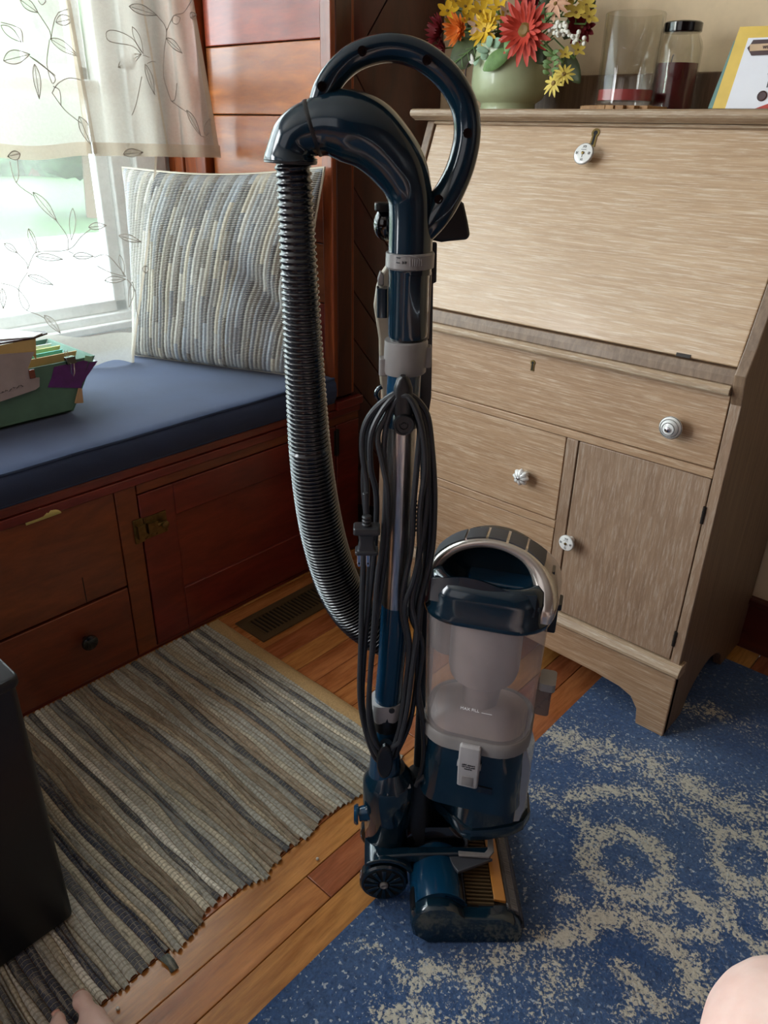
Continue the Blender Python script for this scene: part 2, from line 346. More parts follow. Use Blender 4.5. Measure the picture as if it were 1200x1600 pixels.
def spl(pts, n=8):
    pts = [tuple(p) for p in pts]; out = []
    for i in range(len(pts)-1):
        p0 = pts[max(i-1, 0)]; p1 = pts[i]; p2 = pts[i+1]; p3 = pts[min(i+2, len(pts)-1)]
        for k in range(n):
            t = k/n; out.append(tuple(.5*((2*b)+(-a+c)*t+(2*a-5*b+4*c-d)*t*t+(-a+3*b-3*c+d)*t**3) for a, b, c, d in zip(p0, p1, p2, p3)))
    out.append(pts[-1]); return out
def rr(wd, dp, r, k=5):                             # rounded rectangle, 4*(k+1) points
    out = []
    for cx, cy, a0 in ((wd/2-r, dp/2-r, 0), (-wd/2+r, dp/2-r, 90), (-wd/2+r, -dp/2+r, 180), (wd/2-r, -dp/2+r, 270)):
        for i in range(k+1):
            a = math.radians(a0+90*i/k); out.append((cx+r*math.cos(a), cy+r*math.sin(a)))
    return out
def text(name, body, size, origin, xd, yd, mat, parent, ext=.0003, align='CENTER'):
    cu = bpy.data.curves.new(name, 'FONT'); cu.body = body; cu.size = size; cu.extrude = ext; cu.align_x = align; cu.align_y = 'CENTER'
    tmp = bpy.data.objects.new('tmp', cu); COL.objects.link(tmp); bpy.context.view_layer.update()
    me = bpy.data.meshes.new_from_object(tmp.evaluated_get(bpy.context.evaluated_depsgraph_get()))
    bpy.data.objects.remove(tmp); xd = Vector(xd).normalized(); yd = Vector(yd).normalized(); zd = xd.cross(yd)
    b = B(); o = Vector(origin); b.add([o+v.co.x*xd+v.co.y*yd+v.co.z*zd for v in me.vertices], [tuple(p.vertices) for p in me.polygons])
    return b.obj(name, mat, parent, smooth=False)
def bxo(name, a, b, mat, parent=None, bevel=.002, **k): return B().box(a, b).obj(name, mat, parent, bevel=bevel, **k)

exec_parts = []
# ================================================================ SETTING
XW, YB, XB, YE = -2.0, 1.70, -1.334, 1.325           # window wall, back wall, bench front, end panel
fl = bxo('floor', (-2.1, -2.6, -.06), (2.2, 1.8, -.012), 'dark', None, 0, kind='structure')
pw = .0575; x = -1.39
rnd = random.Random(3)
while x < 2.15:
    vis = x < -.45
    y = -.55-rnd.random()*.5 if vis else -2.6
    while y < YB:
        L = rnd.uniform(.55, 1.15) if vis else 4.3
        y1 = min(y+L, YB); 
        if y1 > -2.6 and x+pw > -1.39:
            bxo('floor_plank', (x+.0006, y+.0006, -.012), (x+pw-.0006, y1-.0006, 0), 'floor', fl, .0012)
        y = y1
    x += pw
def st(name, a, b, mat, bevel=0, parent=None): return bxo(name, a, b, mat, parent, bevel, kind='structure' if parent is None else None)
# walls
wl = B()
wl.box((XW-.12, -2.6, 0), (XW, -.62, 2.4)); wl.box((XW-.12, 1.215, 0), (XW, 1.8, 2.4)); wl.box((XW-.12, -.62, 0), (XW, 1.215, .585)); wl.box((XW-.12, -.62, 2.05), (XW, 1.215, 2.4))
wl.obj('wall_left', 'vinyl', None, smooth=False, kind='structure')
st('wall_back', (XB-.06, YB, 0), (2.2, YB+.1, 2.4), 'wall')
wr_ = st('wall_right', (2.2, -2.6, 0), (2.3, YB, 2.4), 'mahog'); st('wall_front', (XW, -2.7, 0), (2.2, -2.6, 2.4), 'mahog')
st('ceiling', (-2.1, -2.7, 2.4), (2.3, 1.8, 2.5), 'ceil')
bb = st('baseboard_back', (-1.33, YB-.02, 0), (2.2, YB, .135), 'base', .003)
B().box((-1.33, YB-.03, .122), (2.2, YB-.02, .14)).obj('baseboard_cap', 'base', bb, bevel=.004)
# end panel of the window nook (orange boards) and the dark diagonal panelling
we = st('wall_end', (XW, YE+.014, 0), (XB-.03, YE+.06, 2.4), 'dark')
zs = [.40, .56, .70, .84, .965, 1.111, 1.257, 1.40, 1.55, 1.70, 1.9, 2.1, 2.4]
for a, b in zip(zs[:-1], zs[1:]): bxo('panel_board', (-1.785, YE, a+.0012), (-1.372, YE+.014, b-.0012), 'panel', we, .002)
for k, (a, b, o_) in enumerate(((-1.995, -1.945, .012), (-1.94, -1.90, -.006), (-1.898, -1.84, -.002), (-1.837, -1.79, -.012))):
    bxo('casing_strip', (a, YE-.01+o_, .4), (b, YE+.014, 2.4), 'panelz', we, .004)
bxo('corner_post', (-1.370, YE-.012, .47), (XB-.002, YE+.06, 2.4), 'panelz', we, .003)
ws = st('wall_side', (XB-.05, YE+.03, 0), (XB-.018, YB, 2.4), 'dark')
bxo('stile', (XB-.018, YE, .47), (XB, YE+.05, 2.4), 'mahog', ws, .003)
def clipy(c, s_, y0, y1, w_):                         # diagonal board between y0 and y1
    return [(XB-.016, y0, c), (XB-.016, y1, c+s_*(y1-y0)), (XB-.016, y1, c+w_+s_*(y1-y0)), (XB-.016, y0, c+w_)]
y0, y1 = YE+.052, YB-.002
g = .0018; bw = .118
for k in range(12):
    c = 1.21-bw*(k+1)
    if c < .12: break
    pl = clipy(c+g, -1.15, y0, y1, bw-2*g); pl = [(x_, y_, max(z_, 0)) for x_, y_, z_ in pl]
    B().prism(pl, (.012, 0, 0)).obj('panel_board', 'mahog', ws, bevel=.0015)
for k in range(9):
    c = 1.21+bw*k; pl = [(x_, y_, min(z_, 2.4)) for x_, y_, z_ in clipy(c+g, 1.15, y0, y1, bw-2*g)]
    B().prism(pl, (.012, 0, 0)).obj('panel_board', 'mahog', ws, bevel=.0015)
B().prism([(XB-.016, y0+.004, 1.21), (XB-.016, y1, 1.21-1.15*(y1-y0)+.004), (XB-.016, y1, 1.21+1.15*(y1-y0)-.004)], (.010, 0, 0)).obj('panel_board', 'mahog', ws, bevel=.0015)
# window
wi = thing('window_1', None, None, (XW, .3, .585), kind='structure')
f = B(); y0, y1, z0, z1 = -.62, 1.215, .585, 2.05
for a, b in (((-.05, y1-.06, z0), (0.0, y1, z1)), ((-.05, y0, z0), (0, y0+.06, z1)), ((-.05, y0, z1-.06), (0, y1, z1)), ((-.06, y0, z0), (.012, y1, .613))):
    f.box((XW+a[0], a[1], a[2]), (XW+b[0], b[1], b[2]))
f.obj('window_frame', 'vinyl', wi, bevel=.004)
f = B(); 
f.box((XW-.045, .3, .613), (XW-.012, y1-.06, .645)); f.box((XW-.045, 1.118, .613), (XW-.012, y1-.06, 1.15)); f.box((XW-.045, .26, 1.140), (XW-.008, y1-.06, 1.182)); f.box((XW-.045, .26, .613), (XW-.012, .30, 1.15)); f.box((XW-.045, -.56, .613), (XW-.012, .26, .645)); f.box((XW-.045, -.56, 1.14), (XW-.008, .26, 1.182))
f.obj('lower_sash', 'vinyl', wi, bevel=.004)
f = B(); f.box((XW-.085, .3, 1.182), (XW-.055, y1-.06, 1.215)); f.box((XW-.085, 1.12, 1.182), (XW-.055, y1-.06, 1.99)); f.box((XW-.085, 1.0, 1.182), (XW-.06, 1.012, 1.99)); f.box((XW-.085, .26, 1.182), (XW-.055, .3, 1.99)); f.box((XW-.085, -.56, 1.182), (XW-.055, .26, 1.215)); f.obj('upper_sash', 'vinyl', wi, bevel=.003)
B().box((XW-.031, -.56, .645), (XW-.028, 1.118, 1.14)).obj('pane', 'pane', wi, smooth=False)
B().box((XW-.071, -.56, 1.215), (XW-.068, 1.12, 1.99)).obj('pane', 'pane', wi, smooth=False)
bxo('sill', (XW-.01, -.65, .572), (XW+.035, 1.25, .592), 'vinyl', wi, .004)
bxo('casing', (XW, 1.217, .59), (XW+.018, 1.312, 2.15), 'vinyl', wi, .004)
bxo('apron', (XW, -.65, .46), (XW+.012, 1.312, .572), 'panelz', wi, .003)
# ================================================================ OUTSIDE
B().box((-40, -30, -.62), (-2.2, 40, -.60)).obj('ground', 'grass', None, smooth=False, kind='structure')
d0 = onz(60, 480, -.598).x; d1 = onz(60, 372, -.598).x
st('driveway', (d1, -30, -.60), (max(d0, -3.0), 40, -.585), 'drive')
rt = random.Random(5)

for i, (px_, X) in enumerate(((-330, -20), (20, -28), (120, -15), (250, -34))):
    p = onx(px_, 60, X); t = thing('tree', ['broad green tree seen through the window, furthest left', 'green tree seen through the sheer valance near the left frame edge', 'green tree seen through the valance in the middle of the window', 'green tree behind the right window frame'][i], 'tree', (X, p.y, -.6), 0, 'trees across the lawn')
    b = B(); b.tube([(X, p.y, -.6), (X+.1, p.y, 1.2), (X, p.y+.1, 3)], [.3, .22, .15], 8); b.obj('trunk', 'bark', t)
    b = B()
    for k in range(16):
        c = Vector((X+rt.uniform(-1.2, 1.2), p.y+rt.uniform(-1.5, 1.5), rt.uniform(-.3, 5.5))); b.sphere(c, rt.uniform(.8, 1.3), 8)
    o = b.obj('crown', 'tree', t, ang=180)
    for vtx in o.data.vertices: vtx.co += noise.noise_vector(vtx.co*1.7)*.45
# ================================================================ WINDOW SEAT
X = XB
bn = thing('window_seat', 'red-brown built-in wooden window seat with drawers and doors under the navy cushion', 'window seat', (-1.6, .4, 0))
def bpart(name, y0, z0, y1, z1, dx=.0, dep=.018, mat='bench', parent=bn, bev=.002): return bxo(name, (X-dep+dx, y0, z0), (X+dx, y1, z1), mat, parent, bev)
bxo('carcass', (-1.985, -.6, .0), (X-.02, YE-.002, .44), 'dark', bn, 0)
bxo('carcass', (XB-.045, YE+.03, .0), (X-.0185, 1.40, .44), 'dark', bn, 0)
bxo('seat_board', (-1.985, -.6, .44), (X+.004, YE-.014, .462), 'bench', bn, .004)
bpart('seat_board', YE-.014, .44, 1.405, .462, dx=.012, dep=.03)
bpart('top_rail', -.6, .420, 1.40, .4395, dx=.006)
bpart('top_rail', .732, .397, 1.40, .4195)
bpart('stile', .682, .01, .730, .4195); bpart('stile', 1.318, .01, 1.40, .3965)
bpart('bottom_rail', -.6, .0, 1.40, .0095, dx=-.004)
dr = bpart('drawer_front', -.2, .198, .680, .4185)
bpart('drawer_front', -.2, .012, .680, .192)
B().lathe([(.002, .0), (.006, .002), (.007, .012), (.0155, .017), (.0175, .022), (.0165, .026), (.010, .0285), (.001, .029)], (X, .567, .119), (1, 0, 0), 28).obj('knob', 'blackgl', bn)
bpart('grain_patch', .585, .198, .587, .26, dx=.0008, dep=.001, mat='iron')
def door(y0, y1, z0, z1):
    d = B(); fr = .085
    for a, b in (((y0, z0), (y0+fr, z1)), ((y1-fr, z0), (y1, z1)), ((y0+fr, z1-fr+.01), (y1-fr, z1)), ((y0+fr, z0), (y1-fr, z0+.115))): d.box((X-.018, a[0], a[1]), (X, b[0], b[1]))
    o = d.obj('door', 'bench', bn, bevel=.002)
    bxo('door_panel', (X-.018, y0+fr-.002, z0+.113), (X-.008, y1-fr+.002, z1-fr+.012), 'bench', o, .001)
    return o
d1_ = door(.733, 1.313, .014, .394)
# spring latch
la = bxo('latch', (X, .712, .287), (X+.004, .735, .343), 'brass', bn, .001)
b = B(); b.box((X, .737, .290), (X+.003, .792, .340)); b.box((X+.003, .742, .303), (X+.011, .765, .327)); b.tube([(X+.006, .765, .315), (X+.006, .785, .315)], .005, 10); b.lathe([(.004, 0), (.004, .006), (.0085, .010), (.008, .015), (.002, .017)], (X+.003, .780, .315), (1, 0, 0), 16)
b.box((X+.004, .716, .300), (X+.014, .733, .331))
for yy in (.742, .765, .788):
    for zz in (.294, .336): b.lathe([(.002, 0), (.0018, .001)], (X+.003, yy, zz), (1, 0, 0), 8)
b.obj('latch_bolt', 'brass', d1_)
b = B(); b.box((X, 1.306, .315), (X+.003, 1.324, .385)); b.tube([(X+.004, 1.315, .313), (X+.004, 1.315, .388)], .004, 8); b.obj('hinge', 'iron', bn, bevel=.0005)
b = B(); b.box((X, 1.306, .06), (X+.003, 1.324, .12)); b.tube([(X+.004, 1.315, .058), (X+.004, 1.315, .122)], .004, 8); b.obj('hinge', 'iron', bn, bevel=.0005)
# torn paper scrap poking out over the drawer
b = B(); rs = random.Random(4); n = 14; top = []
for i in range(n+1):
    t = i/n; top.append((X+.003+.003*t, .498+.068*t, .4205+.017*math.sin(PI*t)**.6*(.6+.6*rs.random())))
k = len(top); b.add(top+[(p[0]+.0015, p[1], .4175-.003*(1-i/n)) for i, p in enumerate(top)], [(i, i+1, k+i+1, k+i) for i in range(n)])
t_ = b.obj('paper_scrap', 'yelp', None, solid=.0008); tag(t_, 'pale torn paper scrap sticking out above the seat drawer', 'paper')
# cushion
cu = thing('seat_cushion', 'long navy canvas cushion lying on the window seat', 'cushion', (-1.65, .4, .462))
NY, NX = 90, 26
def cush(y, s_):                                      # top surface, s_ 0 back .. 1 front
    z = .531-.004+.012*math.sin(PI*s_)**.5*1.0*math.sin(PI*min(1, max(0, (y+.6)/1.91)))**.3
    z += .0022*noise.noise(Vector((s_*3, y*4, 2)))
    return Vector((-1.955+.628*s_, y, z))
b = B(); gr = [[cush(-.6+1.90*j/NY, i/NX) for i in range(NX+1)] for j in range(NY+1)]
vs = []; 
for j, row in enumerate(gr):
    y = row[0].y; fx = .010*math.sin(PI*.5)
    prof = list(row)+[Vector((-1.327+.010, y, .518)), Vector((-1.327+.0135, y, .500)), Vector((-1.327+.011, y, .480)), Vector((-1.327+.002, y, .4635)), Vector((-1.955, y, .4635))]
    vs.append(prof)
b.loft(vs); b.obj('cushion_cover', 'canvas', cu, ang=60)
b = B(); b.tube([(-1.325, -.6+1.9*j/60, .5265+.0015*noise.noise(Vector((j*.3, 0, 0)))) for j in range(61)], .0042, 8); b.obj('piping', 'piping', cu)
b = B(); b.tube([(-1.325, -.6+1.9*j/60, .4675) for j in range(61)], .0038, 8); b.obj('piping', 'piping', cu)
# ================================================================ PILLOW
pl = thing('throw_pillow', 'striped woven rag pillow in grey, cream and blue leaning in the window seat corner', 'pillow', (-1.6, 1.15, .535))
BL = Vector((-1.825, 1.045, .5405)); BR = Vector((-1.355, 1.235, .5405)); TL = onx(192, 262, -1.94); TR = ony(507, 262, 1.292)
nf = (BR-BL).cross(Vector((0, 0, 1))).normalized()
NR, NS = 46, 120
def pil(u, v, side):                                   # u across, v up
    p = (BL*(1-u)+BR*u)*(1-v)+(TL*(1-u)+TR*u)*v
    e = (max(0, 4*u*(1-u))**.42)*(max(0, 4*v*(1-v))**.40)
    pin = -.022*(4*v*(1-v))*((1 if u < .5 else -1))*abs(2*u-1)**6*-1
    p = p+(BR-BL).normalized()*(.018*math.sin(PI*v)*(1-2*u)*abs(2*u-1)**3)
    p.z -= .016*math.sin(PI*u)*v**5*1.0
    if side > 0:
        lump = .012*noise.noise(Vector((u*3.2, v*2.6, 1)))+.006*noise.noise(Vector((u*9, v*5, 5)))
        crease = -.022*math.exp(-(((u-.80)+(v-.42)*.9)/.07)**2)*math.exp(-((v-.36)/.2)**2)
        return p+nf*(.066*e+(lump+crease)*min(1, e*1.5))
    return p-nf*(.035*e)
b = B(); SX = 5; gx, gy = NR*SX, NS*2; k0 = 0; vs = []; uvs = []
for j in range(gy+1):
    v = j/gy
    for i in range(gx+1):
        u = i/gx; wob = .010*noise.noise(Vector((u*5, v*3, 9)))
        rib = (u-.17*v+.2+wob)*NR; ph = rib-math.floor(rib)
        p = pil(u, v, 1); e = min(1, 12*min(u, 1-u, v, 1-v)+.15)
        h = .0042*math.sin(PI*ph)**.7*e*(.75+.25*abs(math.sin(PI*j*.5)))
        vs.append(p+nf*h); uvs.append((rib, v*NS))
fs = [(j*(gx+1)+i, j*(gx+1)+i+1, (j+1)*(gx+1)+i+1, (j+1)*(gx+1)+i) for j in range(gy) for i in range(gx)]
b.add(vs, fs); o = b.obj('pillow_front', 'pillow', pl, ang=180)
uvl = o.data.uv_layers.new(name='UVMap'); lv = [l.vertex_index for l in o.data.loops]; uvl.data.foreach_set('uv', [c for i in lv for c in uvs[i]])
b = B(); gx = gy = 24; vs = [pil(i/gx, j/gy, -1) for j in range(gy+1) for i in range(gx+1)]
b.add(vs, [(j*(gx+1)+i, j*(gx+1)+i+1, (j+1)*(gx+1)+i+1, (j+1)*(gx+1)+i) for j in range(gy) for i in range(gx)]); b.obj('pillow_back', 'pillowb', pl, ang=180)
edge = [pil(i/30, 0, 1) for i in range(31)]+[pil(1, j/30, 1) for j in range(1, 31)]+[pil(1-i/30, 1, 1) for i in range(1, 31)]+[pil(0, 1-j/30, 1) for j in range(1, 30)]
B().tube(edge, .0035, 6, closed=True).obj('pillow_seam', 'pillowb', pl)
b = B(); c = pil(.955, .80, 1)+nf*.006
for a in ((-.010, -.008, .012, .010), (.006, -.014, -.004, .016), (-.004, .002, .010, -.016)): b.tube([c+Vector((a[0], 0, a[1])), c+nf*.004, c+Vector((a[2], 0, a[3]))], .0012, 5)
b.obj('loose_yellow_thread', 'yelp', pl)
# ================================================================ CURTAINS
def cloth(fn, nu, nv):
    b = B(); vs = [fn(i/nu, j/nv) for j in range(nv+1) for i in range(nu+1)]
    b.add(vs, [(j*(nu+1)+i, j*(nu+1)+i+1, (j+1)*(nu+1)+i+1, (j+1)*(nu+1)+i) for j in range(nv) for i in range(nu)]); return b
def valA(u, v):                                        # left valance panel, v 0 bottom .. 1 top (z 1.9)
    z = 1.020+.88*v; y = -.5+u*(1.50)+.03*v
    x = -1.80+.012*math.sin(u*40+1)*(1-.4*v)+.012*math.sin(u*17)-.05*v
    return Vector((x, y, z+.004*math.sin(u*40)))
ey = [onx(352, 238, -1.735), onx(325, 0, -1.745)]
def valB(u, v):
    z = 1.024+.88*v; yl = .985-.02*v; yr = 1.300-.035*min(1, v*2.7)
    y = yl+(yr-yl)*u
    x = -1.783+.050*u**1.5+.012*math.sin(u*19+.6)*(1-.3*v)-.035*v
    return Vector((x, min(y, YE-.018), z-.006*u))
PRC = [((q_.z-.560)/.59, q_.y, q_.x) for q_ in (onx(205, 560, -1.775), onx(218, 480, -1.745), onx(232, 380, -1.755), onx(242, 290, -1.80), onx(245, 240, -1.84), onx(245, 150, -1.87))]
def lowC(u, v):                                        # lower sheer, right edge measured
    z = .560+(1.15-.560)*v
    yr = np.interp(v, [p[0] for p in PRC], [p[1] for p in PRC]); xr = np.interp(v, [p[0] for p in PRC], [p[2] for p in PRC])
    y = -.55+(yr+.55)*u; k = max(0, (u-.80)/.20)
    x = -1.925+.010*math.sin(u*34)+.006*math.sin(u*83+v*3)
    x = x*(1-k*k*(3-2*k))+xr*(k*k*(3-2*k))
    zz = z+ (.014*math.sin(u*60)+.012*math.sin(u*23+1))*max(0, 1-v*6)-(.012 if v == 0 else 0)*(u > .9)
    if v < .12: x += .03*(1-v/.12)*(.5+.5*math.sin(u*47))*(1-k)*.7
    return Vector((x, y, zz))
cs = dict()
for nm, fn, lab, mt, nu in (('valance_curtain', valA, 'left sheer valance panel with embroidered vines at the top of the window', 'sheer2', 110), ('valance_curtain', valB, 'right sheer valance panel ending beside the orange boards', 'sheer2', 60), ('sheer_curtain', lowC, 'lower sheer curtain with embroidered leaves falling behind the pillow', 'sheer', 150)):
    t = thing(nm, lab, 'curtain', (-1.85, .9, .56)); cs[fn] = t
    cloth(fn, nu, 50).obj('voile', mt, t, ang=180)
for fn, t in ((valA, cs[valA]), (valB, cs[valB])):
    b = B(); nu = 80
    vs = [fn(i/nu, 0)+Vector((.004, 0, dz)) for dz in (-.004, .024) for i in range(nu+1)]
    b.add(vs, [(i, i+1, nu+1+i+1, nu+1+i) for i in range(nu)]); b.obj('hem', 'hemv', t, ang=180)
def sideh(fn, u0, u1, t, off=.003, v1=1.0):
    b = B(); n = 50; vs = [fn(u, v1*j/n)+Vector((off, 0, 0)) for j in range(n+1) for u in (u0, u1)]
    b.add(vs, [(2*j, 2*j+1, 2*j+3, 2*j+2) for j in range(n)]); b.obj('side_hem', 'hemv', t, ang=180)
sideh(valA, .990, 1.0, cs[valA]); sideh(valB, .972, 1.0, cs[valB]); sideh(lowC, .996, 1.0, cs[lowC])
b = B(); nu = 120; vs = [lowC(i/nu, v_)+Vector((.004, 0, 0)) for v_ in (0, .03, .06, .10) for i in range(nu+1)]
b.add(vs, [(k*(nu+1)+i, k*(nu+1)+i+1, (k+1)*(nu+1)+i+1, (k+1)*(nu+1)+i) for k in range(3) for i in range(nu)]); b.obj('hem', 'sheer2', cs[lowC], ang=180)
sideh(valB, 0, .02, cs[valB]); sideh(valB, .60, .612, cs[valB])
# embroidery: pixel-measured stems and leaves laid on the cloth surface
def inv(fn, px_, py_):
    best = None; u, v = .5, .5
    rng = [(0, 1), (0, 1)]
    for lvl in range(5):
        cand = None
        for i in range(13):
            for j in range(13):
                uu = rng[0][0]+(rng[0][1]-rng[0][0])*i/12; vv_ = rng[1][0]+(rng[1][1]-rng[1][0])*j/12
                p = fn(uu, vv_); c = CM @ (np.array(p)-CO); e = (600+FPX*c[0]/c[2]-px_)**2+(800+FPX*c[1]/c[2]-py_)**2
                if cand is None or e < cand[0]: cand = (e, uu, vv_)
        u, v = cand[1], cand[2]; hw = (rng[0][1]-rng[0][0])/8; hv = (rng[1][1]-rng[1][0])/8
        rng = [(max(0, u-hw), min(1, u+hw)), (max(0, v-hv), min(1, v+hv))]
    return u, v
def onc(fn, p, off=.004):
    u, v = inv(fn, *p); return fn(u, v)+Vector((off, 0, 0))
def vine(fn, pts, r=.0011): B().tube([onc(fn, p) for p in spl(pts, 4)], r, 5).obj('embroidered_vine', 'embr', cs[fn])
def leaf(fn, a, bb_, w_, filled=True):
    A = onc(fn, a); C_ = onc(fn, bb_); d = C_-A; sd = d.cross(Vector((1, 0, 0))).normalized()*(-1); n = 12
    L = []; R_ = []
    for i in range(n+1):
        t = i/n; h = w_*math.sin(PI*t**.8)
        L.append(A+d*t+sd*h+Vector((.0005, 0, 0))); R_.append(A+d*t-sd*h*.75+Vector((.0005, 0, 0)))
    if filled:
        b = B(); b.add(L+R_, [(i, i+1, n+1+i+1, n+1+i) for i in range(n)]); b.obj('embroidered_leaf', 'leafemb', cs[fn], smooth=False)
    b = B(); b.tube(L, .0010, 4); b.tube(R_, .0010, 4)
    if filled: b.tube([A+Vector((.001, 0, 0)), C_+Vector((.001, 0, 0))], .0007, 4)
    b.obj('leaf_outline', 'embr', cs[fn])
LO = lowC
for a, b_, w_, f_ in (((50, 300), (87, 345), .012, 1), ((5, 380), (26, 395), .008, 1), ((55, 400), (97, 405), .009, 1), ((42, 430), (82, 445), .009, 1), ((113, 400), (145, 400), .009, 1), ((137, 355), (165, 352), .009, 1), ((184, 368), (219, 378), .009, 1), ((162, 438), (195, 436), .009, 1), ((2, 450), (4, 482), .008, 1), ((68, 492), (93, 520), .010, 1), ((112, 325), (110, 375), .009, 0), ((43, 357), (55, 395), .009, 0), ((185, 398), (192, 430), .007, 0), ((205, 440), (200, 480), .008, 0), ((225, 415), (235, 428), .010, 1)):
    leaf(LO, a, b_, w_, f_)
for p in ([(14, 252), (24, 285), (50, 305)], [(26, 250), (28, 275), (24, 285)], [(87, 345), (104, 370), (105, 390)], [(42, 420), (50, 400), (60, 393), (105, 390), (125, 370), (140, 358)], [(26, 395), (40, 410), (42, 420)], [(42, 425), (28, 450), (35, 480), (60, 492), (70, 498)], [(0, 442), (25, 450), (44, 475), (40, 485)], [(105, 392), (114, 396)], [(145, 402), (165, 398), (185, 418), (195, 432)], [(197, 436), (210, 455), (212, 485), (219, 508)], [(150, 415), (170, 425), (195, 432)], [(60, 395), (56, 385), (43, 357)]):
    vine(LO, p)
for fn, lst in ((valA, (((30, 0), (58, 20), .011, 1), ((86, 35), (126, 28), .011, 1), ((77, 61), (121, 88), .011, 1), ((4, 95), (45, 85), .014, 1), ((52, 100), (60, 155), .009, 1), ((122, 182), (159, 224), .014, 1), ((0, 40), (32, 66), .01, 0), ((30, 240), (10, 245), .01, 1), ((58, 0), (70, 2), .01, 0))),
                (valB, (((200, 10), (243, 24), .011, 1), ((183, 105), (219, 85), .012, 1), ((225, 100), (240, 148), .009, 1), ((258, 60), (283, 83), .009, 1), ((268, 35), (280, 28), .010, 0), ((296, 28), (318, 20), .009, 1), ((290, 172), (312, 212), .009, 1), ((205, 42), (222, 84), .009, 0), ((320, 212), (326, 185), .010, 0), ((191, 242), (222, 238), .010, 1)))):
    for a, b_, w_, f_ in lst: leaf(fn, a, b_, w_, f_)
for p in ([(58, 20), (76, 48), (78, 62)], [(78, 62), (90, 20), (132, 13)], [(76, 62), (72, 100), (80, 130), (84, 120), (60, 98), (48, 90)], [(80, 145), (90, 130), (110, 122), (140, 130)], [(80, 145), (100, 172), (125, 192)], [(159, 224), (175, 242)], [(0, 35), (30, 45), (34, 66)], [(45, 88), (85, 118)], [(94, 165), (92, 142), (82, 135)]): vine(valA, p)
for p in ([(243, 24), (258, 45), (255, 80), (254, 120), (266, 158)], [(258, 50), (270, 25), (285, 20), (298, 0)], [(219, 84), (205, 72), (170, 65), (165, 50), (180, 48), (205, 60), (220, 82)], [(222, 86), (232, 90)], [(228, 100), (236, 96), (242, 97)], [(266, 158), (290, 175)], [(275, 130), (272, 155), (266, 158)], [(312, 212), (318, 214)], [(205, 180), (212, 160), (220, 120)]): vine(valB, p)
# ================================================================ FILE BOX AND PAPERS
XF = -1.515
A0 = Vector((XF, .20, .532)); 
fb = thing('file_box', 'dark green board file box with purple tape on its end, standing on the cushion', 'file box', (XF-.1, .5, .532))
def fq(px_, py_): return onx(px_, py_, XF)
c0 = fq(0, 682); c1 = fq(113, 646); c2 = fq(146, 556); c3 = fq(48, 577)
zb = .5405; ye = c1.y; zt = c2.z; yt = c2.y
th = .004; dpt = .20
def wall(poly, d, name, mat, parent, bev=.0008): return B().prism(poly, d).obj(name, mat, parent, bevel=bev)
wall([(XF, .1, zb), (XF, ye, zb), (XF, yt, zt), (XF, .1, zt)], (-th, 0, 0), 'front_board', 'green', fb)
wall([(XF-dpt, .1, zb), (XF-dpt, ye, zb), (XF-dpt, yt, zt), (XF-dpt, .1, zt)], (-th, 0, 0), 'back_board', 'green', fb)
wall([(XF, ye, zb), (XF-dpt, ye, zb), (XF-dpt, yt, zt), (XF, yt, zt)], (0, th, 0), 'end_board', 'green', fb)
wall([(XF, .1, zb), (XF-dpt, .1, zb), (XF-dpt, .1, zt), (XF, .1, zt)], (0, -th, 0), 'end_board', 'green', fb)
wall([(XF, .1, zb), (XF, ye, zb), (XF-dpt, ye, zb), (XF-dpt, .1, zb)], (0, 0, th), 'bottom_board', 'green', fb)
def onface(pts, name, mat, parent, off=.0012, t=.0008): return B().prism([fq(*p)+Vector((off, 0, 0)) for p in pts], (t, 0, 0)).obj(name, mat, parent)
onface([(84, 573), (130, 563), (137, 565), (126, 606), (74, 605), (80, 590)], 'purple_tape', 'purple', fb)
B().prism([(XF+.001, yt-.012, zt-.012), (XF+.001, ye+.022, zb+.046), (XF-dpt*.5, ye+.026, zb+.046), (XF-dpt*.5, yt+.0065, zt-.012), (XF+.0012, yt+.0065, zt-.012)], (0, .0012, 0)).obj('purple_tape', 'purple', fb)
onface([(132, 555), (144, 557), (143, 565), (131, 563)], 'mint_label', 'mint', fb, .002)
pg = onface([(121, 606), (125, 606), (127, 628), (115, 629)], 'clothes_peg', 'tan', None, .003, .006); tag(pg, 'small wooden clothes peg clipped to the green file box end', 'clothes peg')
bc = thing('binder_clip', 'black binder clip on the rim of the green file box', 'binder clip', fq(110, 560))
B().prism([fq(102, 559)+Vector((.004, 0, 0)), fq(116, 556)+Vector((.004, 0, 0)), fq(117, 566)+Vector((.008, 0, 0)), fq(103, 569)+Vector((.008, 0, 0))], (-.012, 0, 0)).obj('clip_body', 'blackgl', bc, bevel=.0005)
b = B(); b.tube([fq(107, 566)+Vector((.009, 0, 0)), fq(108, 582)+Vector((.010, 0, 0)), fq(111, 586)+Vector((.010, 0, 0)), fq(113, 580)+Vector((.010, 0, 0)), fq(112, 566)+Vector((.009, 0, 0))], .0009, 6); b.tube([fq(104, 558)+Vector((-.004, 0, 0)), fq(103, 549)+Vector((-.006, 0, 0)), fq(107, 548)+Vector((-.006, 0, 0)), fq(108, 558)+Vector((-.004, 0, 0))], .0009, 6); b.obj('clip_wire', 'chrome', bc)
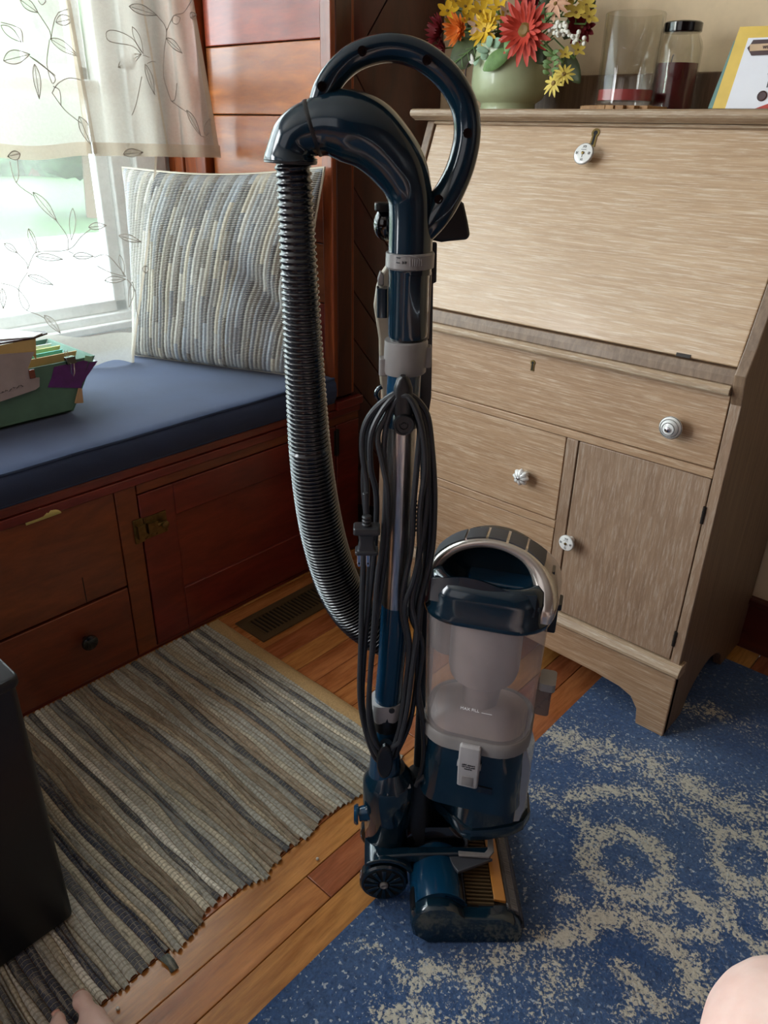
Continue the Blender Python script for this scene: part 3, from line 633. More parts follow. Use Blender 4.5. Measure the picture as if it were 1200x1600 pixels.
# folders standing in front / inside
def sheetobj(name, pts, X_, mat, label, cat, t=.003, group=None, tilt=0):
    o = B().prism([onx(p[0], p[1], X_) for p in pts], (-t, 0, 0)).obj(name, mat, None, bevel=.0004); return tag(o, label, cat, group)
gf = sheetobj('paper_folder', [(-90, 640), (0, 628), (56, 609), (62, 604), (62, 590), (50, 591), (44, 575), (54, 550), (-90, 560)], XF+.010, 'lilac', 'grey-mauve paper folder leaning on the green file box front', 'folder')
bxo('folder_tab', tuple(fq(43, 590)+Vector((.010, 0, 0))), tuple(fq(49, 575)+Vector((.013, 0, 0))), 'bench', gf, .0005)
# handwriting scribble on the folder
b = B(); rs = random.Random(2)
for k in range(7):
    x0_ = -4+k*6; pts = [onx(x0_+i*1.1, 614-.33*(x0_+i*1.1)*1.0+rs.uniform(-2, 2), XF+.0105) for i in range(5)]; b.tube(pts, .0005, 4)
b.obj('handwriting', 'ink', gf)
sheetobj('manila_folder', [(-90, 572), (0, 573), (0, 574), (52, 556), (57, 562), (56, 528), (-90, 560)], XF+.005, 'manila', 'tall manila folder standing behind the grey-mauve folder', 'folder')
rs = random.Random(8)
def flat(name, pts, z, mat, label, cat, t=.002, tilt=None):
    o = B().prism([onz(p[0], p[1], z)+Vector((0, 0, (tilt or 0)*i)) for i, p in enumerate(pts)], (0, 0, -t)).obj(name, mat, None); return tag(o, label, cat)
zt2 = onx(60, 528, XF+.005).z
m_ = flat('folder', [(-60, 545), (0, 536), (54, 527), (74, 520), (70, 517), (-60, 520)], zt2+.003, 'maroon', 'thin maroon folder lying on top of the files', 'folder', .003)
flat('loose_paper', [(-60, 540), (0, 530), (52, 526), (66, 520), (0, 514), (-60, 520)], zt2+.0055, 'paper', 'white papers lying on the maroon folder', 'papers', .002)
inner = [((58, 549), (94, 538), .646, 'yelp', 'pale yellow paper sheet standing nearest in the green file box'), ((66, 556), (98, 546), .640, 'tealp', 'turquoise paper in the green file box'), ((58, 560), (120, 548), .634, 'manila', 'manila folder edge in the green file box'), ((58, 540), (80, 534), .652, 'paper', 'white paper sheet standing at the back of the green file box')]
for i, (a, b_, z, m_, lab) in enumerate(inner):
    Xs = XF-.022-.03*[2, 1, 0, 3][i]; y1_ = min(onx(b_[0], b_[1], Xs).y, yt-.012); z1_ = min(onx(b_[0], b_[1], Xs).z, zt+.012)
    o = B().prism([(Xs, .16, zb+.006), (Xs, ye-.008, zb+.006), (Xs, y1_, z1_), (Xs, .16, z1_)], (-.003, 0, 0)).obj('file_sheet', m_, None); tag(o, lab, 'paper')
o = flat('turquoise_note', [(64, 553), (80, 558), (100, 549), (82, 545)], zt-.002, 'tealp', 'turquoise note lying flat among the files', 'paper', .001)
# ================================================================ BLACK BOX, VENT
t = thing('black_box', 'black painted wooden box standing at the left edge of the rag rug', 'box', (-1.0, .1, .0105))
B().loft([[(-1.0+a, .01+b_, z) for a, b_ in rr(.31+d, .51+d, .012)] for z, d in ((.0105, -.004), (.013, 0), (.452, 0))]).obj('box_body', 'boxb', t, ang=50)
B().loft([[(-1.0+a, .01+b_, z) for a, b_ in rr(.318+d, .518+d, .012)] for z, d in ((.4525, -.002), (.455, 0), (.464, 0), (.467, -.004))]).obj('box_lid', 'boxb', t, ang=50)
vt = thing('floor_vent', 'bronze metal floor vent grille in the boards beside the window seat', 'vent', (-1.225, 1.12, 0))
x0, x1, y0, y1 = -1.285, -1.178, .915, 1.31
b = B()
for a in (((x0, y0), (x0+.020, y1)), ((x1-.020, y0), (x1, y1)), ((x0+.02, y0), (x1-.02, y0+.022)), ((x0+.02, y1-.022), (x1-.02, y1))): b.box((a[0][0], a[0][1], 0), (a[1][0], a[1][1], .004))
b.box((x0+.02, y0+.022, 0), (x1-.02, y1-.022, .0006), 1); b.obj('vent_frame', ['vent', 'dark'], vt, bevel=.001)
n = 30
for i in range(n):
    y = y0+.026+(y1-y0-.052)*i/(n-1); bxo('slat', (x0+.02, y-.0026, .0006), (x1-.02, y+.0026, .0038), 'vent', vt, 0)
# ================================================================ RAG RUG
rg = thing('rag_rug', 'flat woven rag rug striped in grey, cream, brown and charcoal beside the window seat', 'rug', (-1.0, .4, 0))
X0, X1 = -1.331, -.712
pal = dict(c=(196, 186, 166), g=(164, 160, 150), d=(88, 88, 92), b=(144, 128, 110), t=(180, 164, 140), n=(70, 72, 84), w=(206, 200, 188), s=(128, 128, 126))
seq = 'ggdgcgsdggctgdbggcbbdgbggbbtgdbbbtgcgdscgwdgcbbtdncgtnncdggcdnwcgnndwcgdgbtcsgbdgctcgbtddgcnndtcnddg'
YT = .868; pitch = (YT+.16)/len(seq); rr_ = random.Random(11)
def edge_y(i, x): return YT-i*pitch+.0070*noise.noise(Vector((x*3.5, i*.23, 0)))*2+.0040*noise.noise(Vector((x*11, i*.9, 3)))
STX = 72
for i, ch in enumerate(seq):
    x1 = X1+.008+.035*noise.noise(Vector((i*.13, 5, 1)))*.5+.004*rr_.uniform(-1, 1)+.00; 
    NX_ = STX*3; vs = []; uvs = []
    for j in range(NX_+1):
        xx = X0+(x1-X0)*j/NX_; ya = edge_y(i, xx)-.0002; yb = edge_y(i+1, xx)+.0002
        hh = .0052*(.74+.26*abs(math.sin(PI*j/3+i*1.57)))+.0018*noise.noise(Vector((xx*14, i*2.1, 0)))
        for kx, (f_, h_) in enumerate(((0, .15), (.25, .82), (.5, 1), (.75, .82), (1, .15))):
            vs.append((xx, ya+(yb-ya)*f_, .0012+hh*h_)); uvs.append((j/3+i*.5, f_))
    vs += [(x1+.007, edge_y(i, x1)+(edge_y(i+1, x1)-edge_y(i, x1))*f_, z_) for f_, z_ in ((.1, .001), (.25, .006), (.5, .007), (.75, .006), (.9, .001))]; uvs += [(STX+1, .5)]*5
    NX_ += 1
    b = B(); b.add(vs, [(j*5+k, j*5+k+1, (j+1)*5+k+1, (j+1)*5+k) for j in range(NX_) for k in range(4)])
    o = b.obj('rag_strip', 'rag', rg, ang=180); uvl = o.data.uv_layers.new(name='UVMap')
    uvl.data.foreach_set('uv', [c for l in o.data.loops for c in uvs[l.vertex_index]])
    kk = rr_.uniform(.95, 1.2); c = lin(tuple(max(0, min(255, k_*kk)) for k_ in pal[ch])); o.color = c
b = B(); vs = []; n = 40
for j in range(n+1):
    xx = X0+.01+(-.745-X0)*j/n; w_ = .0015*noise.noise(Vector((xx*9, 0, 0)))
    for f_, z_ in ((0, .004), (.15, .011), (.5, .0105), (.85, .010), (1, .001)): vs.append((xx, YT-.006+.034*f_+w_, z_))
b.add(vs, [(j*5+k, j*5+k+1, (j+1)*5+k+1, (j+1)*5+k) for j in range(n) for k in range(4)]); b.obj('hem_tape', 'hem', rg, ang=180)
p = onz(268, 1512, .003); b = B(); b.add([p+Vector(v) for v in ((-.022, -.006, .004), (-.020, .008, .004), (-.006, .009, .003), (-.005, -.003, .002), (.008, .007, .001), (.006, -.005, 0))], [(0, 3, 2, 1), (3, 5, 4, 2)]); b.obj('frayed_end', 'rag', rg, solid=.0015).color = lin((120, 124, 118))
# ================================================================ BLUE CARPET
def field(x, y):
    m = -.40
    def add(k): 
        nonlocal m; m = max(m, k)
    for (cx, cy, r, wd, s_) in RINGS:
        d = math.hypot(x-cx, y-cy); add(s_*(1-abs(d-r)/wd))
        if r > .04: add(.75*s_*(1-d/.022))
    for (cx, cy, r) in BLOBS: add(.85*(1-math.hypot(x-cx, y-cy)/r))
    for pts, wd, s_ in STROKES:
        for (a, b) in zip(pts[:-1], pts[1:]):
            ax, ay = a; bx, by = b; L2 = (bx-ax)**2+(by-ay)**2; t = max(0, min(1, ((x-ax)*(bx-ax)+(y-ay)*(by-ay))/L2))
            add(s_*(1-math.hypot(x-ax-t*(bx-ax), y-ay-t*(by-ay))/wd))
    return max(m*.80, -.32)+.06
q = lambda px_, py_: (lambda p: (p.x, p.y))(onz(px_, py_, .009))
def ring(px_, py_, r, wd, s_=.95): c = q(px_, py_); return (c[0], c[1], r, wd, s_)
RINGS = [ring(975, 1345, .062, .034), ring(1078, 1432, .034, .026, 1.0), ring(1165, 1342, .05, .03), ring(1195, 1440, .05, .03, .8), ring(700, 1560, .045, .03, .8)]
BLOBS = [(*q(885, 1408), .030), (*q(1135, 1370), .018), (*q(1015, 1395), .026), (*q(1000, 1312), .03), (*q(610, 1590), .04), (*q(1180, 1300), .03)]
STROKES = [([q(870, 1470), q(930, 1430), q(980, 1435), q(1040, 1460), q(1080, 1500), q(1088, 1550)], .038, 1.0),
           ([q(870, 1470), q(900, 1495), q(905, 1530)], .03, .7), ([q(980, 1520), q(1000, 1550), q(1030, 1575)], .028, .9), ([q(1000, 1550), q(975, 1585)], .024, .8),
           ([q(850, 1145), q(930, 1170), q(1010, 1195), q(1080, 1230), q(1150, 1260), q(1240, 1290)], .075, .72), ([q(880, 1250), q(960, 1230), q(1040, 1250), q(1100, 1280)], .05, .6),
           ([q(830, 1230), q(900, 1280), q(930, 1300)], .035, .6), ([q(640, 1530), q(720, 1510), q(800, 1500), q(860, 1520), q(840, 1580)], .04, .62), ([q(560, 1480), q(620, 1500), q(690, 1545)], .02, .55),
           ([q(1060, 1100), q(1120, 1115), q(1200, 1150)], .04, .45), ([q(790, 1500), q(850, 1470)], .03, .6)]
rc = random.Random(21)
for k in range(26):                                    # the scrolling pattern goes on over the rest of the carpet
    x, y = rc.uniform(-.5, 1.3), rc.uniform(-1.0, 1.5)
    if x < .15 and y > .15: continue
    if k % 2: RINGS.append((x, y, rc.uniform(.03, .065), .03, .9))
    else:
        a = rc.uniform(0, 6.28); r_ = rc.uniform(.09, .16); STROKES.append(([(x+r_*math.cos(a+t*.5), y+r_*math.sin(a+t*.5)) for t in range(6)], .035, .85))
cp = thing('blue_carpet', 'distressed blue carpet with cream medallions and scrolls under the vacuum cleaner and desk', 'carpet', (0, .5, 0))
x0, x1, y0, y1 = -.528, 1.35, -1.0, 1.60; st_ = .012
nx, ny = int((x1-x0)/st_), int((y1-y0)/st_); vs = []; pat = []
for j in range(ny+1):
    for i in range(nx+1):
        x = x0+(x1-x0)*i/nx; y = y0+(y1-y0)*j/ny; vs.append((x, y, .009+.0008*noise.noise(Vector((x*30, y*30, 0))))); pat.append(field(x, y))
b = B(); b.add(vs, [(j*(nx+1)+i, j*(nx+1)+i+1, (j+1)*(nx+1)+i+1, (j+1)*(nx+1)+i) for j in range(ny) for i in range(nx)])
o = b.obj('carpet_pile', 'carpet', cp, ang=180); a_ = o.data.attributes.new('pattern', 'FLOAT', 'POINT'); a_.data.foreach_set('value', pat)
b = B(); b.box((x0, y0, .0005), (x1, y1, .0070)); b.obj('carpet_edge', 'carpetedge', cp, bevel=.002)
# ================================================================ VACUUM CLEANER
vc = thing('vacuum_cleaner', 'tall dark teal upright vacuum cleaner with ribbed hose and clear dust cup', 'vacuum cleaner', tuple(VP), VA)
def pts(lst, v=0.0, n=8): return [P(a, b_, v) for a, b_ in spl(lst, n)]
def ptube(name, lst, mat, v=0.0, n=8, k=24, parent=None, **kw):       # list of (px, py, radius in px)
    s_ = spl(lst, n); pp = [P(a[0], a[1], v) for a in s_]
    return B().tube(pp, [rp(a[2], p) for a, p in zip(s_, pp)], k, **kw).obj(name, mat, parent or vc, ang=40)
# loop handle
lp = ptube('loop_handle', [(497, 176, 20), (508, 142, 22), (528, 112, 22), (560, 87, 22.5), (608, 75, 23), (655, 86, 23), (697, 118, 23.5), (723, 160, 23.5), (730, 205, 23.5), (722, 252, 24), (706, 292, 25), (686, 326, 27), (668, 352, 24), (655, 375, 16)], 'navy', 0.0, 8, 24, sy=.8)
for px_, py_ in ((503, 135), (566, 80), (667, 94), (730, 208), (685, 311)):
    p = P(px_, py_, -.013); b = B(); b.lathe([(.0045, -.001), (.0045, .0022), (.003, .0022), (.003, .0010), (.0005, .0009)], p, -VV, 14); b.obj('screw_hole', 'blackgl', lp)
# bent neck
ne = ptube('bent_neck', [(491, 200, 41), (512, 195, 46), (541, 197, 52), (574, 209, 52), (604, 236, 47), (627, 268, 42), (639, 300, 36), (642, 335, 34.5), (641, 393, 34.5)], 'navy', .0, 8, 32)
ptube('hose_cuff', [(454, 251, 42), (454, 246, 40.5), (456, 232, 37), (462, 216, 37), (474, 206, 38.5), (489, 200, 40.5)], 'navy', .0, 6, 32)
ptube('cuff_seam', [(486, 201.5, 41.5), (489, 200.5, 42), (492, 199.5, 41.5)], 'black', .0, 3, 32)
B().tube([P(454, 250), P(454, 255)], [rp(42, P(454, 250)), rp(41, P(454, 255))], 32).obj('cuff_rim', 'black', vc)
b = B(); b.box((0, 0, 0), (.012, .012, .008), fr=lambda x, y, z: P(516, 246, -.004)+x*VU+y*VV+Vector((0, 0, z))); b.obj('release_catch', 'navy', vc, bevel=.002)
# hose: real rings
ctrl = [(457, 254, 29), (461, 300, 29), (465, 380, 29.5), (469, 450, 30), (473, 530, 31), (478, 610, 32), (484, 700, 33.5), (494, 780, 34.5), (508, 850, 35), (527, 910, 35), (552, 955, 34), (585, 985, 32), (612, 1000, 30)]
s_ = spl(ctrl, 14); pp = [P(a[0], a[1], .012 if a[1] < 700 else .012+.018*(a[1]-700)/300) for a in s_]
rad = [rp(a[2], p) for a, p in zip(s_, pp)]
cum = [0]
for a, b_ in zip(pp[:-1], pp[1:]): cum.append(cum[-1]+(b_-a).length)
tot = cum[-1]; out = []; rads = []
pos = 0.0
ring_s = []
while pos < tot:
    ring_s.append(pos); f_ = pos/tot; pos += .0074-.0026*min(1, f_*1.5)
def at_s(s0):
    i = min(len(cum)-2, max(0, int(np.searchsorted(cum, s0))-1)); t = (s0-cum[i])/(cum[i+1]-cum[i]); return pp[i].lerp(pp[i+1], t), rad[i]+(rad[i+1]-rad[i])*t
for a, b_ in zip(ring_s[:-1], ring_s[1:]):
    for t, k in ((0, .90), (.22, .895), (.40, .985), (.55, 1.0), (.70, .985), (.86, .90)):
        p, r = at_s(a+(b_-a)*t); out.append(p); rads.append(r*k)
B().tube(out, rads, 28).obj('hose', 'hose', vc, ang=60)
# collar with lock marks
p0 = P(641, 393); p1 = P(640, 416)
B().tube([p0, P(641, 395), p1, P(640, 418)], [.0245, .0262, .0262, .0245], 32).obj('lock_collar', 'grey', vc)
rr0 = .0263
def oncol(du, dz, c=P(640.5, 404.5)):                 # point on collar surface facing the camera
    a = du/rr0; return c+VU*rr0*math.sin(a)-VV*rr0*math.cos(a)+Vector((0, 0, dz))
b = B()
for dz in (.0035, -.0015): b.prism([oncol(-.0165, dz), oncol(-.0165, dz+.0014), oncol(-.0125, dz+.0014), oncol(-.0125, dz)], -VV*.0004)
for du in (-.0095, -.0065): b.prism([oncol(du, .0015), oncol(du, -.0017), oncol(du+.0022, -.0001)], -VV*.0004)
b.obj('lock_marking', 'ink', vc, smooth=False)
b = B()
for k in range(6): b.box((-.0004, -.0008, -.0035), (.0004, .0004, .0035), fr=lambda x, y, z, k=k: oncol(-.001+k*.0024, 0)+x*VU+y*VV+Vector((0, 0, z)))
b.obj('grip_ridges', 'greyl', vc)
b = B(); b.tube([oncol(-.003+.014*math.cos(t), .0068*math.sin(t)) for t in [PI*i/12 for i in range(1, 12)]], .0003, 5); b.obj('grip_outline', 'greyl', vc)
# upper tube, clamp, navy shaft, steel tube, lower shaft
B().tube([P(640, 418), P(640, 424), P(639, 426), P(637, 520), P(637, 526)], [.0236, .0236, .0222, .0222, .0212], 32).obj('upper_tube', 'navy', vc)
B().tube([P(637, 524), P(636, 534)], [.019, .019], 24).obj('bayonet_ring', 'black', vc)
cl = B().tube([P(635, 530), P(635, 532), P(632, 578), P(632, 581)], [.0233, .0245, .0245, .0236], 32).obj('grey_clamp', 'grey', vc)
b = B()
for sx, z0, z1 in ((-1, -.022, -.002), (1, -.012, .012)):
    b.loft([[P(633, 556)+VU*(sx*.0245+x)+VV*y+Vector((0, 0, z)) for x, y in rr(.010, .016, .003)] for z in (z0, z1)])
b.obj('clamp_lug', 'grey', cl, bevel=.001)
B().tube([P(632, 580), P(628, 650), P(627, 664)], [.0195, .0195, .0195], 28).obj('navy_shaft', 'navy2', vc)
B().tube([P(627, 655), P(618, 942)], [.0180, .0188], 32).obj('steel_tube', 'steel', vc)
B().tube([P(618, 940), P(618, 945), P(612, 1030), P(606, 1094)], [.0185, .0190, .0190, .0192], 28).obj('lower_shaft', 'navy2', vc)
b = B(); b.loft([[W(*(lambda q_: (q_[0], q_[1]))((x+(P(603, 1092)-VP).dot(VU), y)), z) for x, y in rr(.040*k, .040*k, .012)] for z, k in ((.362, 1.0), (.35, 1.05), (.335, 1.0), (.325, .80))]); b.obj('silver_joint', 'greyl', vc)
p = P(612, 1110, -.021); B().lathe([(.004, 0), (.004, .002), (.0015, .0022)], p, -VV, 14).obj('joint_screw', 'ink', vc)
B().tube([P(604, 1108), P(604, 1134)], [.0205, .0195], 24).obj('joint_ring', 'black', vc)
B().tube([P(604, 1130), P(602, 1160), P(602, 1210)], [.0185, .020, .026], 24).obj('lower_neck', 'navy2', vc)
# cord hooks
def lobe(name, c, rx, rz_, thick, mat, v, tilt=0):
    b = B(); n = 24; b.loft([[P(*c, v)+VU*(rx*k*math.cos(2*PI*j/n))+Vector((0, 0, rz_*k*math.sin(2*PI*j/n)))-VV*t for j in range(n)] for t, k in ((0, .9), (thick*.2, 1), (thick*.8, 1), (thick, .85))]); return b.obj(name, mat, vc)
hk = B(); n = 20
def hooksec(z_px, w): p = P(630, z_px, -.030); return [p+VU*(w*math.cos(2*PI*j/n))+VV*(.0065*math.sin(2*PI*j/n)) for j in range(n)]
hk.loft([hooksec(587, .003), hooksec(592, .0075), hooksec(605, .0105), hooksec(625, .0115), hooksec(645, .0115), hooksec(655, .008)]); hook = hk.obj('upper_cord_hook', 'black', vc)
B().lathe([(.0125, 0), (.0125, .020), (.0115, .0225), (.0095, .0225), (.0090, .0210), (.0050, .0210), (.0045, .0195), (.0030, .0195), (.0028, .0215), (.0005, .0215)], P(630, 655, -.018), -VV, 28).obj('hook_pivot', 'black', hook)
B().tube([P(630, 640, -.030), P(630, 640, 0)], .008, 12).obj('hook_stem', 'black', hook)
lk = lobe('lower_cord_hook', (601, 1185), .0115, .031, .010, 'black', -.030)
B().tube([P(603, 1165, -.032), P(603, 1158, 0)], .010, 14).obj('hook_stem', 'navy', lk)
# power cord: ten turns wound between the two hooks
LX = {}
left = [[(612, 618), (585, 640), (569, 668), (566, 705), (573, 760), (571, 820), (567, 900), (564, 1000), (562, 1080), (568, 1130), (584, 1180), (602, 1196)],
        [(615, 620), (595, 645), (580, 680), (579, 730), (588, 775), (586, 850), (578, 930), (570, 1010), (566, 1090), (574, 1140), (588, 1176), (602, 1190)],
        [(618, 622), (603, 650), (590, 682), (598, 725), (606, 775), (603, 860), (592, 940), (582, 1020), (577, 1090), (583, 1140), (592, 1168), (602, 1182)],
        [(620, 624), (606, 655), (600, 700), (603, 760), (598, 850), (590, 900), (584, 980), (578, 1060), (576, 1120), (586, 1160), (602, 1176)],
        [(610, 620), (580, 655), (572, 700), (568, 760), (577, 860), (574, 940), (568, 1040), (566, 1110), (580, 1165), (602, 1186)]]
right = [[(640, 616), (655, 628), (668, 650), (674, 690), (679, 760), (678, 830), (672, 880), (658, 935), (650, 990), (642, 1060), (632, 1130), (618, 1180), (602, 1196)],
         [(640, 618), (652, 632), (662, 655), (668, 700), (668, 760), (662, 830), (648, 900), (632, 950), (640, 1010), (632, 1080), (624, 1140), (612, 1182), (602, 1190)],
         [(640, 620), (650, 636), (656, 665), (652, 720), (646, 790), (642, 860), (630, 920), (628, 960), (638, 1010), (634, 1070), (626, 1130), (612, 1176), (602, 1184)],
         [(640, 622), (650, 640), (660, 675), (664, 730), (656, 800), (655, 880), (644, 940), (652, 985), (645, 1040), (636, 1110), (624, 1160), (602, 1180)],
         [(640, 620), (654, 640), (671, 680), (672, 740), (666, 800), (664, 880), (650, 950), (656, 1000), (650, 1070), (640, 1130), (620, 1176), (602, 1188)]]
for k, (l_, r_) in enumerate(zip(left, right)):
    v0 = -.026-.0028*k if k < 4 else -.0175
    path = list(reversed(l_))+[(630, 612+2*k)]+r_
    path = spl(path[:-1], 6)
    pp_ = [P(a[0], a[1], v0-.004*math.sin(i*.11+k*1.7)) for i, a in enumerate(path)]
    B().tube(pp_, .0036, 9, closed=True).obj('power_cord', 'cord', vc)
B().tube([P(*a, -.020) for a in spl([(655, 640), (670, 720), (672, 820), (664, 900), (656, 970), (652, 1060), (660, 1120), (662, 1180), (655, 1215), (650, 1228)], 6)], .0036, 9).obj('power_cord', 'cord', vc)
B().tube([P(*a, -.024) for a in spl([(648, 640), (660, 700), (660, 800), (650, 900), (642, 960), (660, 1010), (652, 1090), (668, 1150), (670, 1200), (652, 1222)], 6)], .0036, 9).obj('power_cord', 'cord', vc)
# plug
pgp = B(); pv = -.046
def Q(x_, z_, dx, dy, dz): return P(x_, z_, pv)+VU*dx+VV*dy+Vector((0, 0, dz))
pgp.tube([Q(571, 770, 0, 0, 0), Q(573, 802, 0, 0, 0)], .0036, 9)
for k in range(4): pgp.lathe([(.0045, 0), (.0058, .001), (.0058, .0035), (.0045, .0045)], Q(573, 806+5.5*k, 0, 0, -.004), (0, 0, 1), 14)
pgp.loft([[Q(573, zz, x, y, 0) for x, y in rr(w_, d_, .003)] for zz, w_, d_ in ((821, .030, .018), (823, .032, .020), (831, .032, .020), (833, .020, .015), (845, .018, .014), (857, .022, .015), (858, .028, .018), (863, .028, .018))])
pg_ = pgp.obj('plug', 'cord', vc, bevel=.0008)
for dx in (-.0055, .0055):
    b = B(); b.loft([[Q(568, zz, dx+x, y, 0) for x, y in rr(.0052*k, .0016, .0007, 2)] for zz, k in ((863, 1), (881, 1), (885, .6))]); b.lathe([(.0012, 0), (.0012, .0004)], Q(568, 880, dx, -.0009, 0), -VV, 8, m=1); b.obj('prong', ['chrome', 'dark'], pg_)
# accessory tools clipped behind the pole
vb = .040
B().prism([P(a, b_, vb) for a, b_ in ((607, 412), (596, 428), (588, 450), (584, 480), (588, 505), (592, 530), (593, 590), (597, 622), (625, 626), (625, 412))], VV*.02).obj('crevice_tool', 'beige', vc, bevel=.003)
B().loft([[P(597, zz, .018)+VU*x+VV*y for x, y in rr(.012, .020, .003)] for zz in (449, 451, 488, 494)]).obj('side_latch', 'navy', vc)
B().prism([P(a, b_, .014) for a, b_ in ((600, 447), (600, 430), (594, 424), (590, 436), (590, 447))], VV*.012).obj('latch_tip', 'grey', vc, bevel=.0015)
bt = B().prism([P(a, b_, vb) for a, b_ in ((602, 318), (660, 315), (715, 310), (725, 318), (731, 345), (735, 368), (730, 375), (705, 377), (690, 379), (676, 376), (640, 372))], VV*.032).obj('upholstery_tool', 'black', vc, bevel=.004)
b = B(); b.sphere(P(603, 350, vb+.006), .014, 12, sc=(1, 1, 1.3)); b.obj('tool_socket', 'blackgl', bt)
B().loft([[P(598, zz, vb-.004)+VU*x+VV*y for x, y in rr(.018, .02, .006)] for zz in (316, 330)]).obj('tool_clip', 'black', bt, bevel=.002)
B().prism([P(a, b_, .030) for a, b_ in ((664, 380), (683, 380), (682, 441), (677, 443), (674, 620), (668, 660), (656, 660), (660, 440))], VV*.012).obj('rear_rail', 'black', vc, bevel=.001)
B().prism([P(a, b_, .016) for a, b_ in ((668, 425), (675, 425), (670, 530), (664, 530))], VV*.008).obj('rear_trim', 'beige', vc, bevel=.001)
B().tube([P(a, b_, .008) for a, b_ in spl([(597, 604), (591, 608), (588, 616), (591, 624), (598, 628)], 5)], .0028, 8).obj('side_hook', 'navy', vc)
b = B()
for k in range(8): b.box((0, 0, 0), (.005, .003, .0022), fr=lambda x, y, z, k=k: P(646, 785+6.5*k, .03)+x*VU+y*VV+Vector((0, 0, z)))
b.prism([P(a, b_, .032) for a, b_ in ((649, 782), (651, 782), (649, 838), (647, 838))], VV*.002)
b.obj('comb_teeth', 'black', vc, smooth=False)
b = B(); b.tube([P(*a, .02) for a in spl([(560, 966), (556, 950), (560, 938), (567, 944), (563, 962)], 4)], .0011, 6); b.obj('spring_wire', 'chrome', vc)

# ---------------- canister, turned 17 degrees from the floor head
KA = VA-math.radians(17); KU = Vector((math.cos(KA), math.sin(KA), 0)); KV = Vector((-math.sin(KA), math.cos(KA), 0)); KC = W(.047, -.004, .035)
def K(a, b_, z): return KC+a*KU+b_*KV+Vector((0, 0, z))
def kring(w_, d_, r_, z, da=0, db=0, k=7): return [K(a+da, b_+db, z) for a, b_ in rr(w_, d_, r_, k)]
def kloft(name, rows, mat, cap=True, **kw): return B().loft([kring(*r_) for r_ in rows], cap).obj(name, mat, kw.pop('parent', vc), **kw)
cup = kloft('dust_cup', [(.146, .122, .045, .306), (.150, .126, .046, .312), (.155, .130, .046, .40), (.159, .133, .046, .497)], 'cup', cap=False, ang=60)
B().lathe([(.049, .50), (.049, .395), (.046, .382), (.030, .368), (.027, .352), (.024, .318), (.030, .310)], K(0, 0, 0), (0, 0, 1), 36).obj('inner_cyclone', 'cyc', vc)
B().lathe([(.030, .50), (.028, .40), (.020, .395)], K(-.052, .022, 0), (0, 0, 1), 20).obj('side_duct', 'cyc', vc)
B().loft([kring(.135, .112, .04, .309), kring(.10, .08, .035, .322), kring(.05, .05, .02, .332)]).obj('cup_floor', 'cyc', vc)
kloft('grey_band', [(.148, .124, .046, .285), (.154, .130, .047, .287), (.155, .131, .047, .304), (.151, .127, .046, .308)], 'grey')
kloft('lower_body', [(.140, .118, .040, .285), (.144, .121, .040, .280), (.146, .123, .036, .20), (.149, .125, .034, .178)], 'navy')
# tray under the body
tr_ = [W(*(lambda p: ((p-VP).dot(VU), (p-VP).dot(VV)))(onz(a, b_, .108)), z_) for z_ in (0,) for a, b_ in ()]
trp = [onz(a, b_, .140) for a, b_ in ((652, 1226), (690, 1268), (722, 1300), (735, 1307), (765, 1305), (800, 1299), (818, 1290), (828, 1274), (826, 1248))]+[K(.070, .085, .105), K(-.075, .085, .105)]
cen = sum(trp, Vector())/len(trp)
def trr(k, z): return [Vector((cen.x+(p.x-cen.x)*k, cen.y+(p.y-cen.y)*k, z)) for p in trp]
B().loft([trr(.93, .126), trr(1.0, .131), trr(1.0, .148), trr(.985, .1505), trr(.93, .1500), trr(.84, .214)]).obj('base_tray', 'navy', vc, ang=25)
# lid and carry handle
kloft('lid', [(.158, .133, .046, .494), (.166, .141, .049, .497), (.166, .141, .049, .503), (.160, .135, .047, .508), (.158, .132, .047, .530), (.150, .120, .046, .545), (.136, .106, .044, .551), (.124, .092, .042, .548), (.108, .07, .034, .535), (.08, .05, .024, .526)], 'navy', ang=89)
fw = B(); n = 20; R0 = []; R1 = []
for i in range(n+1):
    t = i/n; a = -.070+.132*t; h = .546+.014*math.sin(PI*min(1, t*1.25))**1.3*(1-.4*t); bb_ = -.058-.004*math.sin(PI*t)
    R0.append((a, bb_, h))
fw.loft([[K(a, b_, .520), K(a, b_+.007, .520), K(a, b_+.012, h), K(a, b_+.006, h+.002)] for a, b_, h in R0]); fw.obj('front_wave', 'navy', vc, ang=60)
hb = [(-.078, .506), (-.078, .526), (-.069, .553), (-.048, .575), (-.020, .587), (.010, .588), (.038, .579), (.056, .564), (.068, .545), (.074, .524), (.075, .508)]
hp = spl([(a, z, w_, t_) for (a, z), w_, t_ in zip(hb, (.066, .056, .048, .044, .042, .042, .046, .058, .080, .104, .110), (.012, .016, .016, .014, .013, .013, .016, .022, .029, .030, .022))], 5)
rs_ = [(a, z-.006) for a, z, _, _ in hp if z > .528]
B().prism([K(a*.97, .016, z) for a, z in rs_], KV*.038).obj('lid_rear_wall', 'navy', vc, bevel=.004)
hd = B().sweep([K(a, .004, z) for a, z, _, _ in hp], [q_[2] for q_ in hp], [q_[3] for q_ in hp], KV, k=16).obj('carry_handle', 'silver', vc, ang=60)
seg = [(.20, .345), (.355, .43), (.44, .51), (.52, .59), (.60, .70)]
